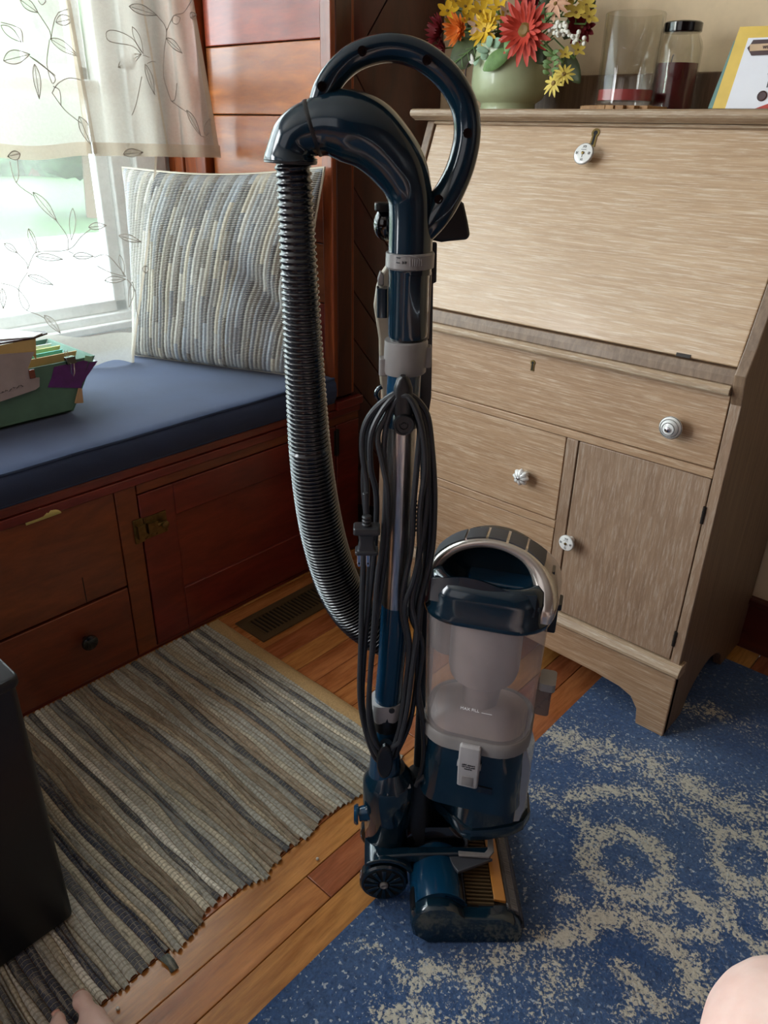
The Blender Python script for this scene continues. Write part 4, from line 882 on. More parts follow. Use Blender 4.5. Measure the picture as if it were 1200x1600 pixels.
for a0, a1 in seg:
    i0 = a0*(len(hp)-1); i1 = a1*(len(hp)-1); row = []
    for k in range(7):
        t = i0+(i1-i0)*k/6; i = int(t); fr_ = t-i; q0 = hp[i]; q1 = hp[min(i+1, len(hp)-1)]; a, z, w_, t_ = [x_+(y_-x_)*fr_ for x_, y_ in zip(q0, q1)]
        tx, tz = q1[0]-q0[0], q1[1]-q0[1]; L_ = math.hypot(tx, tz); nx_, nz_ = -tz/L_, tx/L_
        row.append((a+nx_*t_*.42, z+nz_*t_*.42, nx_, nz_, w_))
    bt_ = B(); wk = .36
    bt_.loft([[K(a-nx_*.002, .004-w_*wk, z-nz_*.002), K(a+nx_*.0022, .004-w_*wk*.92, z+nz_*.0022), K(a+nx_*.0028, .004, z+nz_*.0028), K(a+nx_*.0022, .004+w_*wk*.92, z+nz_*.0022), K(a-nx_*.002, .004+w_*wk, z-nz_*.002)] for a, z, nx_, nz_, w_ in row])
    bt_.obj('grip_pad', 'pad', hd, ang=60)
B().prism([K(-.030, -.016, .5285), K(.052, -.018, .5285), K(.056, .020, .5285), K(-.034, .020, .5285)], (0, 0, .006)).obj('lid_bowl', 'navy2', vc, bevel=.003)
B().loft([[K(.0755+x, y, z) for x, y in rr(.006, .018, .0025)] for z in (.535, .540, .556, .560)]).obj('power_button', 'blackgl', vc)
# canister latch with print, slot
lt = B(); ly = -.0655
def KL(a, b_, z): return K(a, ly+b_, z)
lt.loft([[KL(x, y, z) for x, y in rr(w_, d_, .003)] for z, w_, d_ in ((.228, .027, .008), (.231, .029, .013), (.262, .030, .015), (.292, .030, .014), (.301, .029, .012), (.304, .026, .006))])
lo_ = lt.obj('canister_latch', 'greyl', vc)
B().loft([[KL(x, -.0072+y, z) for x, y in rr(.016, .0012, .0005, 2)] for z in (.234, .251)]).obj('latch_recess', 'grey', lo_, bevel=.0004)
b = B()
for sx in (-1, 1): b.lathe([(.005, 0), (.005, .003)], KL(sx*.0135, 0, .266), KU*sx, 12)
b.obj('latch_pin', 'greyl', lo_)
for k, w_ in enumerate(('LIFT AWAY', 'LIFT TO RELEASE', 'CANISTER')): text('latch_print', w_, .0036 if k == 0 else .0024, KL(0, -.0078, .272-.0036*k), KU, (0, 0, 1), 'ink', lo_)
B().loft([[K(.024+x, -.0615+y, z) for x, y in rr(.022, .003, .0008, 2)] for z in (.216, .227)]).obj('dark_slot', 'blackgl', vc)
text('fill_mark', 'MAX FILL', .0062, K(-.006, -.0655, .3635), KU, (0, 0, 1), 'white', cup)
B().prism([K(.010, -.0655, .362), K(.024, -.0655, .362), K(.024, -.0655, .3625), K(.010, -.0655, .3625)], -KV*.0004).obj('fill_line', 'white', cup)
# right side fittings
B().prism([K(.073, -.030, .285), K(.083, -.028, .25), K(.083, -.028, .17), K(.077, -.030, .142), K(.068, -.034, .142), K(.070, -.034, .285)], KV*.055).obj('side_trim', 'silver', vc, bevel=.006)
b = B(); b.loft([[K(.086+x, .0+y, z) for x, y in rr(.020, .030, .005)] for z in (.335, .338, .378)]); lc = b.obj('side_clip', 'latch', vc)
B().loft([[K(.089+x, .0+y, z) for x, y in rr(.022, .034, .005)] for z in (.378, .380, .388, .390)]).obj('clip_top', 'grey', lc)
b = B(); b.loft([[K(.078+x, .03+y, z) for x, y in rr(.022, .024, .003)] for z in (.450, .488)]); b.loft([[K(.080+x, .03+y, z) for x, y in rr(.026, .028, .003)] for z in (.488, .497)]); b.obj('accessory_holder', 'black', vc, bevel=.001)
B().loft([[K(-.088+x, .03+y, z) for x, y in rr(.016, .04, .006)] for z in (.13, .20, .45, .50)]).obj('rear_spine', 'black', vc)

# ---------------- swivel foot
ub = -.080
def ring(cu, cv, ru, rv, z, n=28, tilt=0): return [W(cu+ru*math.cos(2*PI*j/n), cv+rv*math.sin(2*PI*j/n), z+tilt*math.sin(2*PI*j/n)+0*ru) for j in range(n)]
ft = B().loft([ring(ub, .0, .030, .030, .078), ring(ub, 0, .036, .036, .088), ring(ub, 0, .038, .038, .15), ring(ub, 0, .039, .039, .155), ring(ub, 0, .0395, .0395, .205), ring(ub, 0, .036, .036, .212), ring(ub, 0, .024, .024, .232)]).obj('motor_foot', 'navy', vc, ang=40)
B().prism([W(ub-.004, -.037, .2095), W(ub+.032, -.022, .2095), W(ub+.028, .0, .216), W(ub+.002, -.022, .2225)], (0, 0, .002)).obj('foot_facet', 'greyl', ft)
B().tube([W(ub-.030, -.012, .148), W(ub-.046, -.014, .146)], [.013, .011], 20).obj('side_knob', 'navy2', ft)
B().lathe([(.015, 0), (.016, .003), (.013, .007), (.004, .007)], W(ub-.046, -.014, .146), -VU, 20).obj('knob_cap', 'navy2', ft)
B().tube([W(-.03, .02, .20), W(-.036, .01, .14), W(-.03, 0, .085)], [.020, .022, .026], 18).obj('ribbed_neck_hose', 'black', vc)
B().loft([[W(-.010+x, .01+y, z) for x, y in rr(w_, d_, .012)] for z, w_, d_ in ((.075, .12, .07), (.095, .11, .066), (.118, .07, .05))]).obj('neck_cover', 'blackgl', vc)
for v_ in (-.052, .038):                               # wheels with spokes
    c = W(-.086, v_, .0475); wh = B(); R_ = .0375
    wh.lathe([(R_*.93, .0), (R_, .003), (R_, .017), (R_*.93, .020)], c-VV*.008, VV, 36); wo = wh.obj('wheel', 'navy', vc)
    b = B(); b.lathe([(R_*.84, 0), (R_*.84, .0008)], c-VV*.0085, VV, 32, m=1)
    for k in range(12):
        a = 2*PI*k/12; e = VU*math.cos(a)+Vector((0, 0, math.sin(a))); t = VU*-math.sin(a)+Vector((0, 0, math.cos(a)))
        b.prism([c-VV*.0086+e*.009-t*.0018, c-VV*.0086+e*.009+t*.0018, c-VV*.0086+e*R_*.8+t*.0035, c-VV*.0086+e*R_*.8-t*.0035], -VV*.0022)
    b.obj('wheel_spokes', ['navy', 'dark'], wo, bevel=.0004)
    B().lathe([(.0065, 0), (.0065, .003), (.004, .0045), (.002, .003)], c-VV*.0095, -VV, 16).obj('hub_cap', 'grey', wo)
b = B(); n = 16; rows = []
for i in range(n+1):
    a = math.radians(128-103*i/n); e = VU*math.cos(a)+Vector((0, 0, math.sin(a))); c = W(-.086, -.058, .0475)
    rows.append([c+e*.043, c+e*.0505, c+e*.0505+VV*.05, c+e*.043+VV*.05])
b.loft(rows); b.obj('wheel_fender', 'navy', vc, bevel=.002)
# yoke arm over the floor head
def S(a, b_, z): p = onz(a, b_, z); return p
def slab(name, px, z, t, mat, bev=.001, parent=vc): return B().prism([onz(a, b_, z) for a, b_ in px], (0, 0, -t)).obj(name, mat, parent, bevel=bev)
slab('yoke_arm', [(585, 1330), (620, 1322), (700, 1322), (764, 1322), (768, 1334), (716, 1334), (640, 1336), (590, 1340)], .098, .018, 'navy', .003)
slab('yoke_bracket', [(716, 1329), (757, 1332), (762, 1326), (762, 1308), (770, 1308), (772, 1330), (764, 1339), (717, 1336)], .099, .004, 'grey', .0008)
slab('yoke_flap', [(700, 1334), (762, 1338), (770, 1342), (716, 1362), (708, 1352)], .092, .006, 'pad', .001)
# ---------------- floor head: profile in (u, z) swept along v
hv0, hv1 = -.112, .125; zf = .0095
def prof_head(k=1.0):
    pts_ = []
    for i in range(13):
        a = math.radians(250-175*i/12); pts_.append((-.006+.041*math.cos(a)*k, zf+.0435+.041*math.sin(a)*k))
    return pts_
hs = B()
roll = [(-.004+.0425*math.cos(2*PI*j/36), zf+.0435+.0425*math.sin(2*PI*j/36)) for j in range(36)]
hs.loft([[W(u, v_, z) for u, z in roll] for v_ in (hv0, hv1)]); hs.obj('rear_housing', 'navy2', vc)
B().loft([[W(u, v_, z) for u, z in ((.0, zf+.003), (.118, zf+.003), (.122, zf+.02), (.116, zf+.034), (.098, zf+.046), (.03, zf+.058), (.0, zf+.070))] for v_ in (hv0, hv1)]).obj('head_body', 'black', vc, ang=25)
cap = []
for (a, b_) in [(644, 1462), (641, 1448), (643, 1437), (652, 1427), (668, 1420), (690, 1419), (707, 1422), (717, 1428), (726, 1434), (760, 1436), (788, 1436), (803, 1441), (814, 1450), (818, 1462), (814, 1474), (800, 1481), (730, 1482), (664, 1478)]:
    p = P(a, b_, -.13); cap.append(((p-VP).dot(VU), max(zf, p.z)))
cc_ = (sum(c[0] for c in cap)/len(cap), sum(c[1] for c in cap)/len(cap))
def capr(k, v_): return [W(cc_[0]+(u-cc_[0])*k, v_, max(zf, cc_[1]+(z-cc_[1])*k)) for u, z in cap]
B().loft([capr(1.0, hv0+.004), capr(1.0, -.122), capr(.975, -.128), capr(.93, -.131), capr(.5, -.132)]).obj('end_cap', 'navy', vc, ang=30)
B().loft([[W(u, v_, z) for u, z in [(q_[0], q_[1]) for q_ in cap]] for v_ in (hv1-.004, hv1+.012)]).obj('end_cap', 'navy', vc, bevel=.003)
B().loft([[W(u, v_, z) for u, z in ((.0, zf+.084), (.026, zf+.074), (.034, zf+.066), (.034, zf+.05), (.0, zf+.05))] for v_ in (hv0, .1)]).obj('latch_deck', 'blackgl', vc, bevel=.002)
B().box((.006, -.088, zf+.0825), (.016, -.068, zf+.0845), fr=lambda x, y, z: W(x, y, z-.002*(x-.006)/.01*2)).obj('deck_button', 'greyl', vc, bevel=.0006)
b = B()
for k in range(26):                                    # vent slats of the window
    v_ = hv0+.003+k*.0064; b.box((.036, v_, zf+.050), (.076, v_+.0026, zf+.0605), fr=lambda x, y, z: W(x, y, z-.0035*(x-.036)/.04))
b.obj('vent_slats', 'vent', vc, smooth=False, kind='stuff')
B().box((.0775, hv0+.012, zf+.05), (.096, .05, zf+.0565), fr=lambda x, y, z: W(x, y, z-.005*(x-.0775)/.0185)).obj('amber_strip', 'amber', vc, bevel=.001)
B().loft([[W(u, v_, z) for u, z in ((.096, zf+.046), (.098, zf+.052), (.112, zf+.046), (.122, zf+.030), (.126, zf+.006), (.118, zf+.004))] for v_ in (hv0, .118)]).obj('clear_bumper', 'clear', vc, ang=25)
b = B()
for k in range(52): b.box((.103, hv0+.002+k*.0044, zf+.046), (.1135, hv0+.0038+k*.0044, zf+.0495), fr=lambda x, y, z: W(x, y, z-.006*(x-.103)/.01))
b.obj('bumper_comb', 'greyl', vc, smooth=False, kind='stuff')
b = B(); 
for k in range(9): b.box((-.0475, -.118, zf+.018+k*.0055), (-.0440, -.085, zf+.0205+k*.0055), fr=lambda x, y, z: W(x+.010*((z-zf-.0435)/.0425)**2, y, z))
b.obj('side_louvres', 'black', vc, smooth=False)
# ================================================================ WRITING DESK
XR_, XL_, YF, YK = -.349, -1.127, 1.255, 1.685
dk = thing('writing_desk', 'limed oak drop-front writing desk with white porcelain knobs', 'desk', (-.738, 1.45, 0))
yt_, zt_ = 1.392, 1.104
def side(x0, x1, zbot, name):
    pr = [(YF, zbot), (YF+.085, zbot)]
    for i in range(1, 10):
        t = i/10; pr.append((YF+.085+(.31-.085)*t, zbot+(.088-zbot)*math.sin(PI*t)**.55))
    pr += [(YF+.31, zbot), (YK, zbot), (YK, zt_), (yt_-.004, zt_)]
    for t in (.75, .5, .25, .08): pr.append((YF-.003+(yt_-YF)*t, .762+(zt_-.762)*t))
    pr += [(YF-.012, .752), (YF-.010, .735), (YF, .70)]
    return B().prism([(x0, y, z) for y, z in pr], (x1-x0, 0, 0)).obj(name, 'oaks', dk, bevel=.002, smooth=False)
side(XR_-.019, XR_, .0095, 'side_panel'); side(XL_, XL_+.019, 0, 'side_panel')
bxo('back_panel', (XL_+.019, YK-.012, .10), (XR_-.019, YK, 1.10), 'oaks', dk, 0)
bxo('inner_case', (XL_+.022, YF+.022, .12), (XR_-.022, YK-.014, .755), 'dark', dk, 0)
# face frame
ff = bxo('face_frame', (XR_-.0185, YF-.0005, .16), (XR_-.001, YF+.019, .716), 'oakz', dk, .001)
bxo('face_frame', (XL_+.001, YF-.0005, .16), (XL_+.0185, YF+.019, .716), 'oakz', dk, .001)
bxo('divider', (-.646, YF, .186), (-.622, YF+.02, .568), 'oakz', dk, .0015)
bxo('drawer_rail', (XL_+.019, YF-.001, .5685), (XR_-.019, YF+.02, .5845), 'oakx', dk, .0015)
bxo('drawer_rail', (XL_+.019, YF, .3705), (-.647, YF+.02, .3875), 'oakx', dk, .0015)
def drawer(name, x0, x1, z0, z1): return bxo(name, (x0, YF+.001, z0), (x1, YF+.02, z1), 'oakx', dk, .0015)
g = .0014
top_d = drawer('drawer', XL_+.0195+g, XR_-.0195-g, .5845+g, .716-g)
mid_d = drawer('drawer', XL_+.0195+g, -.647-g, .3875+g, .5685-g)
low_d = drawer('drawer', XL_+.0195+g, -.647-g, .186+g, .3705-g)
door_ = bxo('door', (-.621+g, YF+.001, .186+g), (XR_-.0195-g, YF+.02, .5685-g), 'oakz', dk, .0015)
# ledge mouldings under the lid
def mould(prof, x0, x1, name, mat='oakw'): return B().prism([(x0, y, z) for y, z in prof], (x1-x0, 0, 0)).obj(name, mat, dk, smooth=False, bevel=.0012)
mould([(YF+.02, .7165), (YF-.012, .7165), (YF-.016, .721), (YF-.016, .728), (YF-.011, .733), (YF+.02, .733)], XL_+.0195, XR_-.0195, 'ledge_moulding')
mould([(YF+.02, .7335), (YF-.006, .7335), (YF-.004, .746), (YF+.001, .7575), (YF+.02, .7575)], XL_+.0195, XR_-.0195, 'ledge_moulding', 'oaks')
# base moulding and apron
mould([(YF+.02, .160), (YF-.010, .160), (YF-.016, .166), (YF-.016, .172), (YF-.008, .182), (YF-.002, .1855), (YF+.02, .1855)], XL_-.004, XR_+.006, 'base_moulding')
def aprn():
    hw = (XR_-XL_)/2; cx = (XR_+XL_)/2; p = [(XR_, .0095), (XR_-.058, .0095), (XR_-.062, .045), (XR_-.078, .068), (XR_-.105, .078), (XR_-.135, .081), (XR_-.16, .084), (cx, .090)]
    q_ = [(2*cx-a, b_ if b_ > .02 else 0) for a, b_ in reversed(p[:-1])]
    return p+q_+[(XL_, .160), (XR_, .160)]
B().prism([(a, YF-.004, b_) for a, b_ in aprn()], (0, .02, 0)).obj('apron', 'oakx', dk, smooth=False, bevel=.002)
# lid
lid_d = Vector((0, yt_-YF, zt_-.762)); lid_n = Vector((0, -(zt_-.762), yt_-YF)).normalized()
def lidp(x, t, off=0): return Vector((x, YF+.002, .7615))+lid_d*t+lid_n*off
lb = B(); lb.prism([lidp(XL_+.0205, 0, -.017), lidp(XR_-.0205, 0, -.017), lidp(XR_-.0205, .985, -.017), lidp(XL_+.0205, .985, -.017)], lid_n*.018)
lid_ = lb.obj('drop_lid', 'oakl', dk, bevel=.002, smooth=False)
def keyhole(c, ux, uy, un_, parent, s=1.0):
    c = Vector(c); b = B(); n = 14
    out = [c+ux*(.0052*s*math.cos(a))+uy*(.006*s+.0052*s*math.sin(a)) for a in [math.radians(-50+280*i/n) for i in range(n+1)]]+[c-ux*.0040*s-uy*.010*s, c+ux*.0040*s-uy*.010*s]
    b.prism([p-un_*.0005 for p in out], un_*.0018); ob = b.obj('escutcheon', 'brass', parent, smooth=False)
    inn = [c+ux*(.0026*s*math.cos(a))+uy*(.006*s+.0026*s*math.sin(a)) for a in [math.radians(-60+300*i/n) for i in range(n+1)]]+[c-ux*.0016*s-uy*.008*s, c+ux*.0016*s-uy*.008*s]
    B().prism([p+un_*.001 for p in inn], un_*.0006).obj('keyhole', 'dark', parent, smooth=False)
ex = Vector((1, 0, 0)); ez = Vector((0, 0, 1)); ey_ = Vector((0, -1, 0))
keyhole((-.738, YF+.001, .689), ex, ez, ey_, top_d)
lu = lid_d.normalized()
kc = lidp(-.738, .93, .001); keyhole(kc, ex, lu, lid_n, lid_, 1.5)
def knob_round(c, ax, parent, r=.0195):
    b = B(); b.lathe([(.010, 0), (.0085, .004), (.0085, .010), (r*.9, .013), (r, .017), (r*.98, .021), (r*.86, .024)], c, ax, 32); 
    b.lathe([(r*.86, .0238), (r*.84, .0255), (r*.78, .0245), (r*.76, .0255), (r*.6, .0285)], c, ax, 32); b.lathe([(r*.6, .0283), (r*.58, .0295), (r*.52, .0288), (r*.50, .0298), (r*.3, .031), (.001, .0315)], c, ax, 32)
    o = b.obj('knob', 'porc', parent, ang=30)
    b = B()
    for rr1, hh in ((r*.815, .0250), (r*.55, .0291), (r*.99, .0205)): b.lathe([(rr1-.0006, hh), (rr1, hh+.0006), (rr1+.0006, hh)], c, ax, 32, cap=False)
    b.obj('knob_line', 'ink', parent); B().lathe([(.005, .031), (.0045, .034), (.001, .0355)], c, ax, 16).obj('knob_screw', 'chrome', parent); return o
knob_round(ony(1055, 664, YF), ey_, top_d); knob_round(Vector((-.738*2+.452+.0, YF, .645)), ey_, top_d)
def knob_flower(c, ax, parent):
    o = B().lathe([(.007, 0), (.007, .009), (.013, .012), (.0165, .018), (.0160, .023), (.010, .028), (.004, .029)], c, ax, 48, flute=.10, nf=8).obj('knob', 'porc', parent, ang=80)
    ax = Vector(ax); b = B()
    for k in range(8):
        a = 2*PI*(k+.5)/8; e = ex*math.cos(a)+ez*math.sin(a); b.tube([Vector(c)+e*.004+ax*.0293, Vector(c)+e*.0095+ax*.0275, Vector(c)+e*.0145+ax*.0225], .0006, 5)
    b.obj('knob_line', 'ink', parent); B().lathe([(.0035, .029), (.003, .031), (.0005, .032)], c, ax, 14).obj('knob_screw', 'chrome', parent)
knob_flower(ony(822, 741, YF), ey_, mid_d)
knob_flower(ony(740, 850, YF), ey_, low_d)
def knob_clock(c, ax, up, parent, r=.0165):
    c = Vector(c); ax = Vector(ax); rt_ = Vector(up).cross(ax).normalized()
    B().lathe([(.007, 0), (.007, .014), (r*.9, .0155), (r, .018), (r, .0205), (r*.92, .0225), (r*.5, .0238), (.001, .0240)], c, ax, 36).obj('knob', 'porc', parent, ang=40)
    B().lathe([(r*1.0, .0195), (r*1.015, .0202), (r*1.0, .0209)], c, ax, 36, cap=False).obj('knob_rim', 'grey', parent)
    for w_, dx, dy in (('XII', 0, .58), ('III', .62, 0), ('VI', 0, -.60), ('IX', -.62, 0)): text('knob_numeral', w_, .0062, c+ax*.0236+rt_*(dx*r)+Vector(up)*(dy*r), rt_, up, 'ink', parent)
    b = B(); b.lathe([(.0028, .024), (.0024, .026), (.0005, .0266)], c, ax, 12); b.obj('knob_screw', 'brass', parent)
    b = B(); b.tube([c+ax*.0243-Vector(up)*.001, c+ax*.0243-Vector(up)*.007], .0004, 4); b.tube([c+ax*.0243-rt_*.005+Vector(up)*.006, c+ax*.0243+rt_*.005+Vector(up)*.006], .0003, 4); b.obj('clock_hand', 'ink', parent)
knob_clock(lidp(-.738, .835, .001), lid_n, lu, lid_, .0185)
knob_clock(ony(893, 843, YF), ey_, ez, door_)
for z in (.500, .238):
    b = B(); b.tube([(XR_-.0200, YF-.001, z-.016), (XR_-.0200, YF-.001, z+.016)], .0032, 8)
    for k in (-.006, .006): b.tube([(XR_-.0200, YF-.001, z+k-.0006), (XR_-.0200, YF-.001, z+k+.0006)], .0036, 8)
    b.obj('hinge', 'iron', dk)
B().prism([lidp(x_, -.004, .0012) for x_ in (-.470, -.446)]+[lidp(x_, .012, .0012) for x_ in (-.446, -.470)], lid_n*.0012).obj('lid_hinge', 'iron', dk)
# top board with rounded front edge
tp = [(YK, 1.105), (yt_-.010, 1.105), (yt_-.014, 1.1075), (yt_-.020, 1.1095), (yt_-.026, 1.113), (yt_-.028, 1.118), (yt_-.026, 1.1235), (yt_-.020, 1.126), (YK, 1.126)]
B().prism([(XL_-.030, y, z) for y, z in tp], (XR_-XL_+.060, 0, 0)).obj('top_board', 'oakw', dk, smooth=False, bevel=.001)
mould([(yt_+.01, 1.1045), (yt_-.006, 1.1045), (yt_-.010, 1.100), (yt_-.002, 1.097), (yt_+.01, 1.097)], XL_+.02, XR_-.02, 'top_moulding')
bxo('back_gallery', (XL_, YK-.022, 1.1265), (XR_, YK-.004, 1.197), 'oaks', dk, .003)
# ================================================================ THINGS ON THE DESK
ZT = 1.1265
va = thing('flower_vase', 'pale green round ceramic vase holding artificial flowers on the writing desk', 'vase', tuple(ony(795, 168, 1.52).xy)+(ZT,))
c = Vector((ony(793, 168, 1.52).x, 1.52, ZT))
B().lathe([(.052, 0), (.057, .002), (.056, .012), (.058, .014), (.070, .022), (.0765, .034), (.0785, .050), (.0775, .075), (.074, .100), (.071, .112), (.073, .117), (.070, .119), (.066, .112), (.070, .08), (.05, .02)], c, (0, 0, 1), 48).obj('vase_body', 'vase', va, ang=60)
rf = random.Random(9)
CAMF = Vector(CM[2]); 
def petal_mesh(name, L, Wd, cup_, mat, seg=5, point=.6):
    b = B(); vs = []
    for i in range(seg+1):
        t = i/seg; w_ = Wd*math.sin(PI*min(.98, t*.92+.06))**point*.5; z = cup_*t*t*L
        vs += [Vector((t*L, -w_, z+w_*.25)), Vector((t*L, 0, z)), Vector((t*L, w_, z+w_*.25))]
    b.add(vs, [(3*i+k, 3*i+k+1, 3*i+k+4, 3*i+k+3) for i in range(seg) for k in (0, 1)])
    me = bpy.data.meshes.new(name); me.from_pydata([tuple(v) for v in b.v], [], b.f); me.materials.append(M[mat]); me.shade_smooth(); return me
def frame(nrm, roll=0):
    z = Vector(nrm).normalized(); up = Vector((0, 0, 1)) if abs(z.z) < .95 else Vector((1, 0, 0)); x = up.cross(z).normalized(); y = z.cross(x)
    m = Matrix.Identity(4)
    for i in range(3): m[i][0] = x[i]; m[i][1] = y[i]; m[i][2] = z[i]
    return m @ Matrix.Rotation(roll, 4, 'Z')
PM = {}
YL = iter(['leftmost bright yellow blossom, level with the orange flower', 'bright yellow blossom at the top left, cut by the frame', 'bright yellow blossom above the orange flower', 'bright yellow blossom touching the orange flower top right', 'bright yellow blossom in the middle of the left cluster', 'bright yellow blossom nearest the gerbera, lower one', 'bright yellow blossom nearest the gerbera, upper one', 'bright yellow blossom half out of frame above the fringed daisy', 'bright yellow blossom touching the left petals of the gerbera', 'bright yellow blossom lowest at the left edge', 'bright yellow blossom out of frame top, left of centre', 'bright yellow blossom out of frame top, beside the gerbera'])
GL = iter(['golden blossom beside the peach daisy', 'golden blossom in the middle of the right cluster', 'golden blossom upper right of the right cluster', 'golden blossom lowest at the right edge of the bouquet', 'golden blossom cut by the frame, left one', 'golden blossom cut by the frame, right one'])
def flower(name, px_, py_, Y, rpx, kind, label, group=None, nrm=None, stem=True):
    c = ony(px_, py_, Y); R_ = rpx*depth(c)/FPX
    spec = dict(y5=(5, 1, .62, .25, 'yel'), o5=(5, 1, .62, .2, 'yel2'), dy=(12, 2, .26, .15, 'yel'), ora=(14, 3, .30, .45, 'org'), ger=(17, 3, .23, -.05, 'red'), mum=(12, 3, .34, .5, 'dred'), pea=(12, 1, .30, -.35, 'peach'), day=(12, 1, .26, -.15, 'yel2'), wh5=(5, 1, .5, .2, 'pink'))[kind]
    npet, layers, wid, cup_, mt = spec
    fm = frame(nrm or (-CAMF+Vector((rf.uniform(-.5, .5), rf.uniform(-.1, .3), rf.uniform(-.1, .6)))), rf.uniform(0, 6))
    t = thing(name, label, 'flower', tuple(c), 0, group)
    for ly_ in range(layers):
        k = 1-.24*ly_; key = (kind, ly_)
        if key not in PM: PM[key] = petal_mesh('petal', 1.0, wid, cup_+.35*ly_, mt)
        for j in range(npet):
            a = 2*PI*(j+.5*ly_)/npet+rf.uniform(-.06, .06)
            o = bpy.data.objects.new('petal', PM[key]); COL.objects.link(o); o.parent = t
            o.matrix_local = fm @ Matrix.Rotation(a, 4, 'Z') @ Matrix.Rotation(rf.uniform(-.18, .10), 4, 'Y') @ Matrix.Translation((.08*R_, 0, .0012*ly_)) @ Matrix.Scale(R_*k*rf.uniform(.9, 1.05), 4)
    ctr = B(); zc = (fm @ Vector((0, 0, 1))); rc_ = R_*(.24 if kind in ('ger',) else .14 if kind != 'day' else .2)
    ctr.lathe([(rc_, -.001), (rc_, R_*.06), (rc_*.6, R_*.12), (.0004, R_*.10)], c, zc, 14); ctr.obj('flower_centre', 'ctr' if kind != 'ora' else 'org', t)
    if stem:
        base_ = Vector((va.location.x+rf.uniform(-.03, .03), 1.52+rf.uniform(-.02, .02), ZT+.09)); mid = c.lerp(base_, .5)+Vector((0, .012, .03))
        B().tube([c-zc*.004, c-zc*.02+Vector((0, .004, 0)), mid, base_], .0016, 5).obj('flower_stem', 'stem', t)
    return t
for px_, py_, Y, r_ in ((699, 17, 1.49, 17), (712, 2, 1.50, 15), (727, 10, 1.48, 17), (733, 30, 1.475, 16), (750, 18, 1.47, 17), (768, 30, 1.465, 17), (779, 12, 1.47, 16), (757, -2, 1.50, 16), (790, 30, 1.475, 14), (705, 38, 1.50, 13), (741, -6, 1.51, 16), (778, -8, 1.51, 15)):
    flower('yellow_blossom', px_, py_, Y, r_, 'y5', next(YL), 'yellow blossoms in the left cluster')
for px_, py_, Y, r_ in ((885, 8, 1.49, 16), (900, 20, 1.48, 18), (916, 8, 1.49, 16), (920, 26, 1.475, 15), (893, -6, 1.5, 16), (908, -10, 1.5, 16)):
    flower('gold_blossom', px_, py_, Y, r_, 'o5', next(GL), 'golden blossoms in the right cluster')
flower('orange_mum', 717, 47, 1.475, 24, 'ora', 'orange many-petalled flower low in the left of the bouquet', nrm=(-.1, -1, -.1))
flower('yellow_daisy', 757, 47, 1.46, 25, 'dy', 'fringed deep yellow daisy beside the orange flower', nrm=(.1, -1, .1))
flower('red_gerbera', 820, 47, 1.44, 46, 'ger', 'large coral red gerbera daisy at the centre of the bouquet', nrm=(.15, -1, .02))
flower('dark_red_flower', 688, 50, 1.52, 24, 'mum', 'dark red flower at the upper left edge of the bouquet', nrm=(-.4, -1, .2)); flower('dark_red_flower', 694, 76, 1.52, 16, 'mum', 'smaller dark red flower below the other at the bouquet left edge', nrm=(-.4, -1, -.2))
flower('dark_red_flower', 910, 42, 1.51, 24, 'mum', 'dark red flower below the golden blossoms on the right', nrm=(.3, -1, 0))
flower('dark_red_flower', 835, -4, 1.50, 26, 'mum', 'dark red flower above the coral gerbera', nrm=(0, -1, .3))
flower('peach_daisy', 868, 6, 1.455, 22, 'pea', 'pale peach daisy at the top of the bouquet', nrm=(0, -1, .5))
flower('pale_blossom', 744, 40, 1.455, 15, 'wh5', 'pale pink blossom between the orange and yellow flowers'); flower('pale_blossom', 793, 18, 1.452, 15, 'wh5', 'pale pink blossom next to the coral gerbera')
flower('yellow_daisy', 881, 116, 1.435, 17, 'day', 'upper of two drooping pale yellow daisies beside the vase', nrm=(.5, -1, .5), stem=False)
flower('yellow_daisy', 865, 130, 1.43, 19, 'day', 'lower of two drooping pale yellow daisies beside the vase', nrm=(-.1, -1, .35), stem=False)
flower('gold_blossom', 883, 85, 1.45, 12, 'o5', 'small golden blossom left one under the white sprig'); flower('gold_blossom', 903, 78, 1.45, 13, 'o5', 'small golden blossom right one under the white sprig')
# sprays and leaves
sp_t = thing('white_berry_sprig', 'sprig of tiny white buds right of the coral gerbera', 'sprig', tuple(ony(870, 60, 1.45)))
pth = [ony(a, b_, 1.45) for a, b_ in spl([(840, 78), (855, 52), (872, 42), (890, 52), (908, 64)], 4)]; B().tube(pth, .0013, 5).obj('sprig_stem', 'stem', sp_t)
bm_ = None
for k in range(34):
    q_ = pth[rf.randrange(6, len(pth))]+Vector((rf.uniform(-.013, .013), rf.uniform(-.01, .004), rf.uniform(-.012, .012))); 
    if bm_ is None: o = B().sphere((0, 0, 0), .0042, 5).obj('bud', 'wht', sp_t); o.data.transform(Matrix.Translation(sp_t.location)); bm_ = o.data
    else: o = bpy.data.objects.new('bud', bm_); COL.objects.link(o); o.parent = sp_t
    o.location = q_-sp_t.location
ds = thing('daisy_stem', 'green leafy stem that carries the drooping pale yellow daisies', 'stem', tuple(ony(868, 100, 1.45)))
pth = [ony(a, b_, 1.445) for a, b_ in spl([(845, 70), (862, 82), (867, 95), (866, 110), (862, 122)], 4)]; B().tube(pth, .0016, 5).obj('stem', 'stem', ds)
B().tube([pth[-6], ony(874, 112, 1.44), ony(880, 117, 1.437)], .0012, 5).obj('stem', 'stem', ds)
